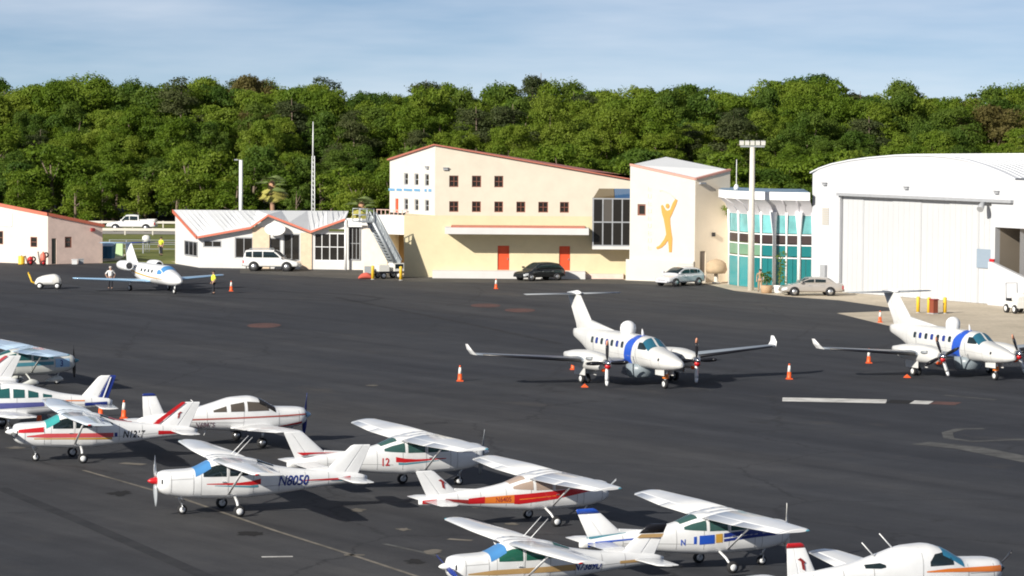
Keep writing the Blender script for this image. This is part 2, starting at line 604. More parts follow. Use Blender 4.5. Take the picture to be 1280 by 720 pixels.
def panel_lines(F, fus, xs, horiz=()):
    for x in xs:
        zb, zt, w, n = F.at(x)
        for sd_ in (1, -1):
            F.side_patch(MB(), [(x, zb + 0.06, zt - 0.05), (x - 0.016, zb + 0.06, zt - 0.05)], sd_, 0.005, nz=8, nx=1).build('panel_line', LINEM, fus)
    for rows in horiz:
        for sd_ in (1, -1):
            F.side_patch(MB(), [(x, z - 0.008, z + 0.008) for x, z in rows], sd_, 0.005, nz=1).build('panel_line', LINEM, fus)


def pant(root, x, y, m):
    L = Loft([(x - 0.62, 0.16, 0.22, 0.02, 2), (x - 0.3, 0.10, 0.34, 0.11, 2.2), (x, 0.09, 0.46, 0.14, 2.4), (x + 0.28, 0.12, 0.38, 0.11, 2.2), (x + 0.40, 0.2, 0.27, 0.02, 2)])
    o = L.mesh(12, 12)
    o.v = [(a, b + y, c) for a, b, c in o.v]
    return o.build('wheel_fairing', m, root)


# ------------------------------------------------------------------ the low-wing tourer
FUS_P = [(-0.22, 0.96, 1.36, 0.27, 2.4), (-0.28, 0.82, 1.43, 0.43, 2.6), (-0.55, 0.70, 1.49, 0.53, 2.8), (-1.45, 0.58, 1.54, 0.58, 3.0), (-1.6, 0.57, 1.57, 0.59, 3.0), (-2.15, 0.56, 1.88, 0.60, 2.7),
         (-2.65, 0.56, 2.02, 0.60, 2.6), (-3.3, 0.58, 1.99, 0.58, 2.6), (-4.1, 0.64, 1.79, 0.50, 2.5), (-5.0, 0.74, 1.56, 0.38, 2.4), (-6.2, 0.86, 1.40, 0.23, 2.2), (-7.1, 0.98, 1.28, 0.09, 2.0), (-7.25, 1.04, 1.2, 0.03, 2)]


def low_wing(label, pose, cfg, group):
    x, y, h, s, v = pose
    root = thing('light_aircraft', label, 'airplane', (x, y, 0), R(h), group, (s, s, s * v))
    F = Loft(cfg.get('loft', FUS_P))
    ext = cfg.get('ext', 0.0)
    base = WHITE
    fus = F.mesh(44, 28).build('fuselage', base, root)
    half = [(0.0, -1.75, -3.55, 0.72), (0.62, -1.75, -3.5, 0.74), (2.9, -2.02, -3.60, 0.88), (5.1, -2.25, -3.32, 1.02), (5.3, -2.45, -3.25, 1.05)]
    for sd_ in (1, -1):
        secs = [(sd_ * a, b, c, d) for a, b, c, d in half]
        w = MB()
        wing_mb(w, between(secs, 0, sd_ * 0.62), 0, 1)
        wing_mb(w, between(secs, sd_ * 0.62, sd_ * 5.3), 0, 0.78)
        wing_mb(w, between(secs, sd_ * 5.12, sd_ * 5.3), 0.78, 1)
        wo_ = w.build('wing', base, root)
        wing_mb(MB(), between(secs, sd_ * 0.66, sd_ * 2.85), 0.79, 1).build('flap', base, wo_)
        wing_mb(MB(), between(secs, sd_ * 2.9, sd_ * 5.1), 0.79, 1).build('aileron', base, wo_)
        MB().tube([(-2.55, sd_ * 1.5, 0.80), (-2.56, sd_ * 1.5, 0.25)], [0.06, 0.045], 8).build('landing_leg', METAL, root)
        wheel(root, -2.58, sd_ * 1.5, 0.21, 0.17, hub=METAL)
    MB().tube([(-0.75, 0, 0.74), (-0.72, 0, 0.3)], 0.045, 8).build('nose_strut', METAL, root)
    wheel(root, -0.72, 0, 0.19, 0.14, 'nose_wheel', METAL)
    fs = [(1.06, -5.95 - ext, -6.98 - ext, 0), (1.25, -6.08 - ext, -7.02 - ext, 0), (2.2, -6.52 - ext, -7.06 - ext, 0), (2.25, -6.62 - ext, -7.03 - ext, 0)]
    if cfg.get('fin_secs'):
        fs = cfg['fin_secs']
    fm = cfg.get('fin', base)
    top = fs[-1][0]
    zc = cfg.get('cap_z', top)
    fin = wing_mb(MB(), between(fs, fs[0][0], zc), 0, 0.62, 0.09, True, 0).build('fin', fm, root)
    wing_mb(MB(), between(fs, fs[0][0], zc), 0.635, 1, 0.09, True, 0).build('rudder', cfg.get('rudder', fm), root)
    if zc < top - 0.01:
        wing_mb(MB(), between(fs, zc + 0.005, top), 0, 1, 0.09, True, 0).build('fin_cap', cfg['cap'], root)
    e2 = cfg.get('stab_shift', 0) + ext
    for sd_ in (1, -1):
        wing_mb(MB(), [(0, -6.45 - e2, -7.25 - e2, 1.02), (sd_ * 1.85, -6.5 - e2, -7.25 - e2, 1.02), (sd_ * 1.98, -6.62 - e2, -7.2 - e2, 1.02)], 0, 1, 0.09, camber=0).build('stabilizer', base, root)
    for rows, m in cfg.get('fin_marks', []):
        for sd_ in (1, -1):
            MB().face([(px, sd_ * 0.06, pz) for px, pz in rows]).build('tail_mark', m, fin, fix=False)
    ws = MB()
    F.top_patch(ws, [(-1.64, -1.22, 1.22), (-2.32, -0.98, 0.98)], 0.008, 12)
    ws.build('windscreen', cfg.get('windscreen', TGLASS), root)
    for sd_ in (1, -1):
        for rows in cfg['windows']:
            F.side_patch(MB(), rows, sd_, 0.006, 4).build('side_window', cfg.get('glass', GLASS), root)
        F.side_patch(MB(), [(-0.285, 1.10, 1.25), (-0.33, 1.08, 1.27)], sd_, 0.012).build('cooling_inlet', BLACK, root)
    propeller(root, -0.22, 0, 1.14, 0.93, 2, cfg.get('blades', [BLACK]), cfg.get('spinner', WHITE), 0.16, 0.3, cfg.get('prop', R(5)))
    panel_lines(F, fus, (-0.62, -1.5, -3.0, -4.5, -5.4, -6.3), [[(-0.6, 1.12), (-1.45, 1.14)], [(-3.0, 0.95), (-6.3, 1.08)]])
    for ax, ay, az in cfg.get('aerials', []):
        zt = F.at(ax)[1]
        MB().tube([(ax, ay, zt - 0.02), (ax - az[0], ay, zt + az[1])], [0.022, 0.014], 6).build('whip_aerial', WHITE, root)
    MB().tube([(-4.4, 0, F.at(-4.4)[0] + 0.02), (-4.5, 0, F.at(-4.4)[0] - 0.24)], [0.05, 0.02], 6, flat=0.4).build('belly_aerial', WHITE, root)
    for rows, m in cfg.get('stripes', []):
        for sd_ in (1, -1):
            F.side_patch(MB(), rows, sd_, 0.009).build('stripe', m, fus)
    for txt, x0, z0, size, m, shear in cfg.get('texts', []):
        wid = max(u for u, _ in text_geo(txt, shear)[0]) * size * 0.8
        nm = 'registration_lettering' if len(txt) > 2 else 'number_lettering'
        F.letters(MB(), txt, x0, z0, size, 1, shear).build(nm, m, fus, fix=False)
        F.letters(MB(), txt, x0 - wid, z0, size, -1, shear).build(nm, m, fus, fix=False)
    return root


# ------------------------------------------------------------------ twin turboprop with radome and belly pod
def twin_turboprop(label, pose, group, prop=0.0):
    x, y, h, s, v = pose
    root = thing('twin_turboprop', label, 'airplane', (x, y, 0), R(h), group, (s, s, s * v))
    F = Loft([(0.0, 1.30, 1.50, 0.05, 2), (-0.15, 1.22, 1.58, 0.20, 2), (-0.7, 1.08, 1.75, 0.40, 2.1), (-1.7, 0.98, 1.98, 0.60, 2.3), (-2.55, 0.96, 2.14, 0.68, 2.4), (-2.75, 0.96, 2.20, 0.69, 2.4), (-3.45, 0.95, 2.60, 0.70, 2.4),
              (-4.1, 0.95, 2.66, 0.71, 2.4), (-8.8, 0.97, 2.68, 0.71, 2.4), (-10.2, 1.15, 2.66, 0.58, 2.3), (-11.6, 1.6, 2.58, 0.34, 2.1), (-13.0, 2.0, 2.45, 0.08, 2)])
    fus = F.mesh(48, 28).build('fuselage', KGREY, root)
    secs0 = [(0, -5.0, -7.35, 1.12), (2.6, -5.0, -7.25, 1.28), (8.6, -5.95, -6.95, 1.72), (8.8, -6.1, -6.95, 1.74)]
    for sd_ in (1, -1):
        sc = [(sd_ * a, b, c, d) for a, b, c, d in secs0]
        w = MB()
        wing_mb(w, between(sc, 0, sd_ * 3.2), 0, 1, 0.15)
        wing_mb(w, between(sc, sd_ * 3.2, sd_ * 8.8), 0, 0.755, 0.13)
        w = w.build('wing', WGREY, root)
        wing_mb(MB(), between(sc, sd_ * 3.25, sd_ * 5.4), 0.765, 1, 0.13).build('flap', WGREY, w)
        wing_mb(MB(), between(sc, sd_ * 5.45, sd_ * 8.7), 0.765, 1, 0.13).build('aileron', WGREY, w)
        bt = MB()
        wing_mb(bt, [(a, b + 0.012, b - 0.2 * (b - c), d + 0.004) for a, b, c, d in between(sc, sd_ * 3.3, sd_ * 8.5)], 0, 1, 0.46)
        bt.build('de_icing_boot', BLACK, w)
        MB().rings([[(-6.05, sd_ * 8.78, 1.7), (-6.5, sd_ * 8.83, 1.7), (-6.98, sd_ * 8.78, 1.7), (-6.5, sd_ * 8.73, 1.75)],
                    [(-6.3, sd_ * 8.96, 1.95), (-6.65, sd_ * 8.99, 1.95), (-7.02, sd_ * 8.96, 1.95), (-6.65, sd_ * 8.92, 1.97)],
                    [(-6.75, sd_ * 9.03, 2.24), (-6.88, sd_ * 9.05, 2.24), (-7.08, sd_ * 9.03, 2.24), (-6.88, sd_ * 9.01, 2.25)]], False).build('winglet', WHITE, root)
        # nacelle
        ny = sd_ * 2.6
        N = Loft([(-3.55, 1.08, 1.54, 0.24, 2), (-3.7, 0.90, 1.66, 0.40, 2.3), (-4.4, 0.82, 1.80, 0.50, 2.5), (-5.4, 0.80, 1.86, 0.52, 2.5), (-7.0, 0.85, 1.78, 0.48, 2.4), (-8.6, 1.25, 1.55, 0.10, 2)])
        nm = N.mesh(20, 20)
        nm.v = [(a, b + ny, c) for a, b, c in nm.v]
        nac = nm.build('engine_nacelle', KGREY, root)
        MB().lathe([(0.10, 0), (0.20, -0.03), (0.22, -0.18), (0.2, -0.2)], 12, 'x', (-3.62, ny, 1.02)).build('intake_cover', ORSAFE, nac)
        for q in (1, -1):
            MB().tube([(-4.25, ny + q * 0.44, 1.5), (-4.4, ny + q * 0.54, 1.5), (-4.7, ny + q * 0.56, 1.48)], [0.10, 0.09, 0.08], 8).build('exhaust_stack', GREYP, nac)
        sp = MB().lathe([(0.2, -0.03), (0.19, 0.08), (0.14, 0.26), (0.01, 0.42)], 14, 'x', (-3.5, ny, 1.32)).build('spinner', CHROME, root)
        for k in range(4):
            a = prop + k * PI / 2
            M = Matrix.Translation((-3.42, ny, 1.32)) @ Matrix.Rotation(a, 4, 'X')
            rings = [[M @ Vector((cx * 0.35, cx_ * c, t)) for cx, cx_ in ((0.05, -1), (0.12 * 1, 0), (-0.05, 1), (-0.12, 0))] for t, c in ((0.15, 0.05), (0.45, 0.10), (0.8, 0.11), (0.95, 0.10))]
            b = MB().rings(rings, True).build('blade', WHITE if k == 2 else BLACK, root)
            MB().rings([[M @ Vector((cx * 0.35, cx_ * c, t)) for cx, cx_ in ((0.05, -1), (0.12, 0), (-0.05, 1), (-0.12, 0))] for t, c in ((0.955, 0.10), (1.15, 0.08), (1.22, 0.04))], True).build('blade_tip', PALEOR if k == 0 else (WHITE if k == 2 else BLACK), b)
        # red cover hanging over the spinner
        MB().lathe([(0.17, 0), (0.16, 0.08), (0.08, 0.15), (0.01, 0.17)], 12, 'x', (-3.36, ny, 1.16)).build('engine_plug', RED, root)
        MB().tube([(-6.1, ny, 1.0), (-6.15, ny, 0.35)], [0.09, 0.07], 8).tube([(-6.15, ny - 0.2, 0.27), (-6.15, ny + 0.2, 0.27)], 0.05, 8).build('landing_leg', WHITE, root)
        MB().box((-6.7, ny - 0.34, 0.5), (-5.4, ny - 0.31, 1.0)).box((-6.7, ny + 0.31, 0.5), (-5.4, ny + 0.34, 1.0)).build('gear_door', KGREY, root)
        for q in (0.16, -0.16):
            wheel(root, -6.15, ny + q, 0.27, 0.17)
    # nose gear
    MB().tube([(-1.75, 0, 1.1), (-1.9, 0, 0.3)], [0.08, 0.06], 8).build('nose_strut', WHITE, root)
    MB().box((-2.5, -0.28, 0.72), (-1.5, -0.26, 1.05)).box((-2.5, 0.26, 0.72), (-1.5, 0.28, 1.05)).build('gear_door', KGREY, root)
    wheel(root, -1.92, 0, 0.25, 0.18, 'nose_wheel')
    MB().box((-2.0, -0.11, 0.55), (-1.72, 0.11, 0.8)).build('landing_light', ORANGE, root)
    # tail
    fs = [(2.2, -9.6, -12.55, 0), (2.75, -10.5, -12.75, 0), (4.35, -12.2, -13.85, 0)]
    fin = wing_mb(MB(), fs, 0, 0.68, 0.10, True, 0)
    fin.rings([[(-7.9, 0.02, 2.68), (-7.9, -0.02, 2.68), (-7.9, -0.02, 2.6), (-7.9, 0.02, 2.6)], [(-10.9, 0.09, 3.05), (-10.9, -0.09, 3.05), (-10.9, -0.09, 2.45), (-10.9, 0.09, 2.45)]], False)
    fin.build('fin', KGREY, root)
    wing_mb(MB(), fs, 0.69, 1, 0.10, True, 0).build('rudder', KGREY, root)
    MB().tube([(-12.2, 0, 4.5), (-12.6, 0, 4.47), (-13.9, 0, 4.42)], [0.05, 0.16, 0.04], 10).build('tail_bullet', WHITE, root)
    for sd_ in (1, -1):
        wing_mb(MB(), [(0, -12.55, -13.75, 4.40), (sd_ * 2.8, -12.95, -13.7, 4.40)], 0, 0.65, 0.09, camber=0).build('stabilizer', GREYP, root)
        wing_mb(MB(), [(sd_ * 0.1, -12.55, -13.75, 4.40), (sd_ * 2.78, -12.95, -13.7, 4.40)], 0.66, 1, 0.09, camber=0).build('elevator', GREYP, root)
    # glass
    F.top_patch(MB(), [(-2.70, 0.06, 1.0), (-3.42, 0.05, 0.84)], 0.01).build('windscreen', BGLASS, root)
    F.top_patch(MB(), [(-2.70, -1.0, -0.06), (-3.42, -0.84, -0.05)], 0.01).build('windscreen', BGLASS, root)
    for sd_ in (1, -1):
        F.side_patch(MB(), [(-2.95, 2.0, 2.22), (-3.35, 2.0, 2.36), (-3.75, 2.0, 2.36)], sd_, 0.008).build('cockpit_window', GLASS, root)
        for q in range(7):
            xx = -5.45 - q * 0.62
            F.side_patch(MB(), [(xx, 1.98, 2.22), (xx - 0.06, 1.93, 2.27), (xx - 0.24, 1.93, 2.27), (xx - 0.30, 1.98, 2.22)], sd_, 0.008, nx=1).build('cabin_window', NAVY if q % 2 else GLASS, root)
        # slanted blue band round the fuselage
        F.side_patch(MB(), [(-4.10, 2.58, 2.645), (-4.35, 2.1, 2.64), (-4.55, 1.55, 2.62), (-4.7, 1.1, 2.60), (-5.0, 1.1, 2.35), (-5.2, 1.1, 2.1), (-5.36, 1.1, 1.62), (-5.5, 1.1, 1.12)], sd_, 0.006, nz=10).build('blue_band', ROYAL, fus)
        F.side_patch(MB(), [(-3.98, 1.1, 2.0), (-4.03, 1.1, 2.0)], sd_, 0.006).build('pinstripe', GREYP, fus)
        F.side_patch(MB(), [(-9.1, 1.35, 2.45), (-9.13, 1.35, 2.45)], sd_, 0.006).build('door_seam', GREYP, fus)
    F.top_patch(MB(), [(-4.10, -0.7, 0.7), (-4.72, -0.7, 0.7)], 0.007).build('blue_band', ROYAL, fus)
    panel_lines(F, fus, (-1.55, -2.3, -4.0, -6.0, -9.15, -10.4), [[(-2.3, 1.5), (-4.0, 1.55), (-9.0, 1.6)]])
    # radome on the roof and pod below
    MB().lathe([(0.36, -0.26), (0.42, -0.1), (0.43, 0.08), (0.39, 0.27), (0.27, 0.41), (0.13, 0.48), (0.01, 0.50)], 18, 'z', (-6.3, 0, 2.84)).build('roof_radome', WHITE, root)
    MB().tube([(-4.5, 0, 2.6), (-4.62, 0, 3.0)], [0.10, 0.03], 8, flat=0.4).build('blade_aerial', WHITE, root)
    MB().lathe([(0.1, -0.5), (0.62, -0.46), (0.74, -0.36), (0.80, -0.1), (0.80, 0.3)], 22, 'z', (-4.7, 0, 0.86)).build('belly_radome', GREYBL, root)
    for q in range(2):
        MB().tube([(-1.2 - q * 0.4, 0.42, 1.12), (-1.2 - q * 0.4, 0.46, 0.94), (-1.02 - q * 0.4, 0.46, 0.94)], 0.018, 6).build('pitot_tube', METAL, root)
    F.side_patch(MB(), [(-1.5, 1.52, 1.66), (-1.64, 1.52, 1.66)], -1, 0.008, nx=1).build('access_port', BLACK, fus)
    return root


def light_jet(label, pose):
    x, y, h, s, v = pose
    root = thing('light_jet', label, 'airplane', (x, y, 0), R(h), None, (s, s, s * v))
    F = Loft([(0, 1.0, 1.15, 0.04, 2), (-0.2, 0.86, 1.28, 0.22, 2), (-1.0, 0.68, 1.62, 0.50, 2.1), (-1.9, 0.62, 1.86, 0.68, 2.2), (-2.1, 0.62, 1.92, 0.70, 2.2), (-2.9, 0.62, 2.22, 0.76, 2.2), (-7.0, 0.66, 2.24, 0.76, 2.2), (-8.6, 0.95, 2.2, 0.60, 2.1), (-10.6, 1.5, 2.05, 0.26, 2), (-11.8, 1.75, 1.95, 0.05, 2)])
    fus = F.mesh(40, 26).build('fuselage', WHITE, root)
    for sd_ in (1, -1):
        sc = [(0, -4.9, -7.3, 0.80), (sd_ * 0.8, -5.0, -7.2, 0.82), (sd_ * 6.2, -6.0, -6.95, 1.12), (sd_ * 6.35, -6.2, -6.95, 1.13)]
        w = wing_mb(MB(), sc, 0, 0.77, 0.13).build('wing', LTBLUE if sd_ else WHITE, root)
        wing_mb(MB(), between(sc, sd_ * 0.9, sd_ * 3.4), 0.78, 1, 0.13).build('flap', WHITE, w)
        wing_mb(MB(), between(sc, sd_ * 3.45, sd_ * 6.25), 0.78, 1, 0.13).build('aileron', WHITE, w)
        wing_mb(MB(), [(a, b + 0.01, b - 0.08 * (b - c), d) for a, b, c, d in between(sc, sd_ * 0.9, sd_ * 6.3)], 0, 1, 0.3).build('leading_edge', CHROME, w)
        ny, nz = sd_ * 1.28, 1.98
        n = MB().lathe([(0.27, 0.02), (0.34, 0.06), (0.40, -0.2), (0.43, -0.8), (0.38, -1.7), (0.28, -2.1), (0.2, -2.1), (0.2, -1.7)], 20, 'x', (-7.5, ny, nz), cap=False).build('engine_nacelle', WHITE, root)
        MB().lathe([(0.01, 0.1), (0.08, 0), (0.26, -0.12), (0.30, -0.12), (0.3, 0.0)], 16, 'x', (-7.5, ny, nz)).build('engine_intake', BLACK, n)
        MB().box((-9.0, min(sd_ * 0.5, sd_ * 0.95), 1.9), (-7.9, max(sd_ * 0.5, sd_ * 0.95), 2.04)).build('engine_pylon', WHITE, root)
        MB().tube([(-6.4, sd_ * 1.6, 0.85), (-6.4, sd_ * 1.65, 0.3)], [0.08, 0.06], 8).build('landing_leg', WHITE, root)
        wheel(root, -6.4, sd_ * 1.65, 0.24, 0.18)
        wing_mb(MB(), [(0, -10.2, -11.4, 3.72), (sd_ * 2.3, -10.8, -11.4, 3.75)], 0, 1, 0.09, camber=0).build('stabilizer', NAVY if sd_ > 0 else LTBLUE, root)
        F.side_patch(MB(), [(-2.35, 1.55, 1.72), (-2.75, 1.52, 1.9), (-3.1, 1.52, 1.84)], sd_, 0.008).build('cockpit_window', SHADE, root)
        for q in range(4):
            xx = -4.0 - q * 0.72
            F.side_patch(MB(), [(xx, 1.62, 1.80), (xx - 0.06, 1.58, 1.84), (xx - 0.26, 1.58, 1.84), (xx - 0.32, 1.62, 1.8)], sd_, 0.008, nx=1).build('cabin_window', GLASS, root)
        F.side_patch(MB(), [(-2.2, 1.12, 1.16), (-5, 1.16, 1.28), (-9.0, 1.5, 1.62)], sd_, 0.007).build('stripe', GOLD, fus)
        F.side_patch(MB(), [(-3.2, 0.95, 1.48), (-3.26, 0.95, 1.48)], sd_, 0.007).build('door_seam', GREYP, fus)
    F.top_patch(MB(), [(-2.12, -1.0, 1.0), (-2.7, -0.85, 0.85)], 0.01).build('windscreen', SHADE, root)
    MB().tube([(-1.2, 0, 0.75), (-1.3, 0, 0.25)], 0.06, 8).build('nose_strut', WHITE, root)
    wheel(root, -1.3, 0, 0.21, 0.15, 'nose_wheel')
    wing_mb(MB(), [(1.9, -8.2, -11.2, 0), (2.3, -9.0, -11.25, 0), (3.7, -10.2, -11.4, 0)], 0, 0.7, 0.1, True, 0).build('fin', WHITE, root)
    wing_mb(MB(), [(1.9, -8.2, -11.2, 0), (2.3, -9.0, -11.25, 0), (3.7, -10.2, -11.4, 0)], 0.71, 1, 0.1, True, 0).build('rudder', WHITE, root)
    return root
#@@PART2
# ------------------------------------------------------------------ ground
def nodes_of(name, rough=0.85):
    m = bpy.data.materials.new(name)
    m.use_nodes = True
    b = m.node_tree.nodes['Principled BSDF']
    b.inputs['Roughness'].default_value = rough
    return m, m.node_tree.nodes, m.node_tree.links, b


def ramp(n, stops):
    r = n.new('ShaderNodeValToRGB')
    e = r.color_ramp.elements
    e[0].position, e[0].color = stops[0][0], (*stops[0][1], 1)
    e[1].position, e[1].color = stops[-1][0], (*stops[-1][1], 1)
    for p, c in stops[1:-1]:
        q = e.new(p)
        q.color = (*c, 1)
    return r


def noise(n, l, src, scale, detail=5, rough=0.6, vec_scale=None, rot=0):
    t = n.new('ShaderNodeTexNoise')
    t.inputs['Scale'].default_value = scale
    t.inputs['Detail'].default_value = detail
    t.inputs['Roughness'].default_value = rough
    if vec_scale:
        mpn = n.new('ShaderNodeMapping')
        mpn.vector_type = 'TEXTURE'
        mpn.inputs['Scale'].default_value = vec_scale
        mpn.inputs['Rotation'].default_value = (0, 0, rot)
        l.new(src, mpn.inputs['Vector'])
        src = mpn.outputs['Vector']
    l.new(src, t.inputs['Vector'])
    return t


def mix(n, l, a, b, fac=None, mode='MIX', f=1.0):
    x = n.new('ShaderNodeMixRGB')
    x.blend_type = mode
    x.inputs['Fac'].default_value = f
    for s_, k in ((a, 'Color1'), (b, 'Color2')):
        if isinstance(s_, tuple):
            x.inputs[k].default_value = (*s_, 1)
        else:
            l.new(s_, x.inputs[k])
    if fac is not None:
        l.new(fac, x.inputs['Fac'])
    return x.outputs['Color']


def asphalt():
    m, n, l, b = nodes_of('worn_asphalt', 0.82)
    b.inputs['Specular IOR Level'].default_value = 0.3
    tcn = n.new('ShaderNodeTexCoord')
    src = tcn.outputs['Object']
    big = noise(n, l, src, 1.0, 4, 0.55, (75, 22, 20), R(-54))
    r1 = ramp(n, [(0.32, (0.024, 0.027, 0.036)), (0.5, (0.038, 0.041, 0.049)), (0.68, (0.060, 0.060, 0.063))])
    l.new(big.outputs['Fac'], r1.inputs['Fac'])
    st = noise(n, l, src, 1.0, 6, 0.65, (34, 2.2, 5), R(-54))       # sweeping wheel streaks
    r2 = ramp(n, [(0.33, (0.62, 0.62, 0.64)), (0.68, (1.35, 1.33, 1.29))])
    l.new(st.outputs['Fac'], r2.inputs['Fac'])
    c = mix(n, l, r1.outputs['Color'], r2.outputs['Color'], None, 'MULTIPLY', 0.8)
    md = noise(n, l, src, 0.42, 6, 0.7)
    r3 = ramp(n, [(0.33, (0.76, 0.76, 0.77)), (0.7, (1.2, 1.18, 1.14))])
    l.new(md.outputs['Fac'], r3.inputs['Fac'])
    c = mix(n, l, c, r3.outputs['Color'], None, 'MULTIPLY', 0.75)
    fine = noise(n, l, src, 9.0, 4, 0.8)
    r4 = ramp(n, [(0.3, (0.7, 0.7, 0.7)), (0.75, (1.35, 1.33, 1.3))])
    l.new(fine.outputs['Fac'], r4.inputs['Fac'])
    c = mix(n, l, c, r4.outputs['Color'], None, 'MULTIPLY', 0.55)
    oil = noise(n, l, src, 0.22, 5, 0.75)                               # oil stains
    r5 = ramp(n, [(0.62, (0, 0, 0)), (0.72, (1, 1, 1))])
    l.new(oil.outputs['Fac'], r5.inputs['Fac'])
    c = mix(n, l, c, (0.022, 0.021, 0.022), r5.outputs['Color'])
    rust = noise(n, l, src, 0.16, 4, 0.7, (1.6, 1, 1), R(-54))             # brown washed-out film where the small aircraft stand
    r6 = ramp(n, [(0.60, (0, 0, 0)), (0.80, (0.55, 0.55, 0.55))])
    l.new(rust.outputs['Fac'], r6.inputs['Fac'])
    c = mix(n, l, c, (0.10, 0.088, 0.074), r6.outputs['Color'])
    l.new(c, b.inputs['Base Color'])
    vo = n.new('ShaderNodeTexVoronoi')                                 # sealed cracks
    vo.feature = 'DISTANCE_TO_EDGE'
    vo.inputs['Scale'].default_value = 0.075
    wv = noise(n, l, src, 0.5, 5, 0.7)
    wm = n.new('ShaderNodeMixRGB')
    wm.blend_type = 'LINEAR_LIGHT'
    wm.inputs['Fac'].default_value = 0.9
    l.new(src, wm.inputs['Color1'])
    l.new(wv.outputs['Color'], wm.inputs['Color2'])
    l.new(wm.outputs['Color'], vo.inputs['Vector'])
    r7 = ramp(n, [(0.0, (0.75, 0.75, 0.75)), (0.008, (0, 0, 0))])
    l.new(vo.outputs['Distance'], r7.inputs['Fac'])
    c = mix(n, l, c, (0.017, 0.017, 0.019), r7.outputs['Color'])
    l.new(c, b.inputs['Base Color'])
    bp = n.new('ShaderNodeBump')
    bp.inputs['Strength'].default_value = 0.25
    bp.inputs['Distance'].default_value = 0.02
    l.new(fine.outputs['Fac'], bp.inputs['Height'])
    l.new(bp.outputs['Normal'], b.inputs['Normal'])
    return m


def two_tone(name, c0, c1, sc, c2=None, sc2=4.0, rough=0.9, f2=0.6, stretch=None):
    m, n, l, b = nodes_of(name, rough)
    b.inputs['Specular IOR Level'].default_value = 0.25
    src = n.new('ShaderNodeTexCoord').outputs['Object']
    a = noise(n, l, src, sc, 6, 0.65, stretch)
    r = ramp(n, [(0.32, c0), (0.68, c1)])
    l.new(a.outputs['Fac'], r.inputs['Fac'])
    c = r.outputs['Color']
    q = noise(n, l, src, sc2, 5, 0.7)
    r2 = ramp(n, [(0.3, (0.75, 0.75, 0.75)), (0.72, (1.25, 1.25, 1.25))])
    l.new(q.outputs['Fac'], r2.inputs['Fac'])
    c = mix(n, l, c, r2.outputs['Color'], None, 'MULTIPLY', f2)
    l.new(c, b.inputs['Base Color'])
    return m


ASPH = asphalt()
GRASSM = two_tone('rough_grass', (0.10, 0.13, 0.03), (0.20, 0.20, 0.06), 0.15, sc2=1.2)
CONC = two_tone('tan_concrete', (0.45, 0.39, 0.30), (0.60, 0.52, 0.41), 0.25, sc2=2.5)
ROADM = two_tone('pale_road_surface', (0.26, 0.25, 0.23), (0.36, 0.34, 0.31), 0.2, sc2=2.0)
LINEW = two_tone('worn_white_road_paint', (0.42, 0.41, 0.39), (0.74, 0.73, 0.70), 0.9, sc2=5.0)
LINEF = two_tone('faded_tan_road_paint', (0.10, 0.092, 0.08), (0.24, 0.215, 0.18), 0.7, sc2=3.0)
LINEG = two_tone('scuffed_grey_road_paint', (0.055, 0.055, 0.056), (0.12, 0.12, 0.117), 0.5, sc2=2.0)
LINER = two_tone('faded_red_road_paint', (0.075, 0.050, 0.047), (0.15, 0.075, 0.065), 0.8, sc2=4.0)
STAIN = two_tone('black_oil_stain', (0.012, 0.012, 0.013), (0.022, 0.021, 0.021), 0.8)


def sheet(name, pts, z, m, label=None):
    o = MB().face([(p[0], p[1], z) for p in pts]).build(name, m)
    if o.data.polygons[0].normal.z < 0:
        o.data.flip_normals()
    return tag(o, label, None, None, 'structure')


sheet('ground', [(-9000, -300), (9000, -300), (9000, 30000), (-9000, 30000)], 0, GRASSM, 'rough grassy ground beyond and around the airfield')
sheet('apron', [(-400, -250), (300, -250), (300, 262), (18.5, 262), (-10.5, 263), (-14, 276), (-28, 279), (-37, 279.5), (-41, 292), (-400, 292)], 0.004, ASPH, 'dark worn asphalt apron of the airfield')
cz = [gp(*q) for q in ((868, 351.5), (918, 363.5), (980, 370.5), (1049, 375.5), (1136, 388), (1046, 391.5), (1105, 406), (1170, 420), (1290, 437), (1480, 452))]
sheet('concrete_apron', cz + [Vector((90, 170, 0)), Vector((90, 262, 0)), Vector((24, 262, 0))], 0.008, CONC, 'tan concrete apron in front of the white hangar')
sheet('pavement', [gp(782, 350.5), gp(868, 353.5), gp(868, 351), Vector((18, 262, 0)), Vector((9, 262, 0))], 0.009, CONC, 'pale concrete strip at the foot of the tower')
sheet('pavement', [(-31, 283), (-27.4, 273.8), (-12, 271.0), (-9.2, 263.5), (-9.2, 283)], 0.009, CONC, 'pale concrete strip round the terminal')
sheet('pavement', [gp(118, 327.5), gp(150, 325), gp(158, 318), (-37.6, 296, 0)], 0.010, CONC, 'tan paving beside the pink building')
sheet('road', [(-160, 342), (160, 336), (160, 347), (-160, 353)], 0.010, ROADM, 'pale road running behind the buildings')
sheet('path', [(-160, 322), (-20, 319), (-20, 321.5), (-160, 325)], 0.008, ROADM, 'pale path across the grass behind the terminal')


sheet('apron_edge', [gp(300, 341.5), gp(520, 352.5), gp(790, 355), gp(866, 357.5), gp(862, 353), gp(800, 350.5), Vector((9.6, 262, 0)), Vector((-9, 262, 0)), Vector((-9.3, 270, 0)), gp(440, 338), gp(300, 335.5)], 0.0065, two_tone('dusty_pale_asphalt', (0.070, 0.067, 0.062), (0.115, 0.108, 0.098), 0.3, sc2=1.5), 'paler dusty strip of asphalt along the building fronts')


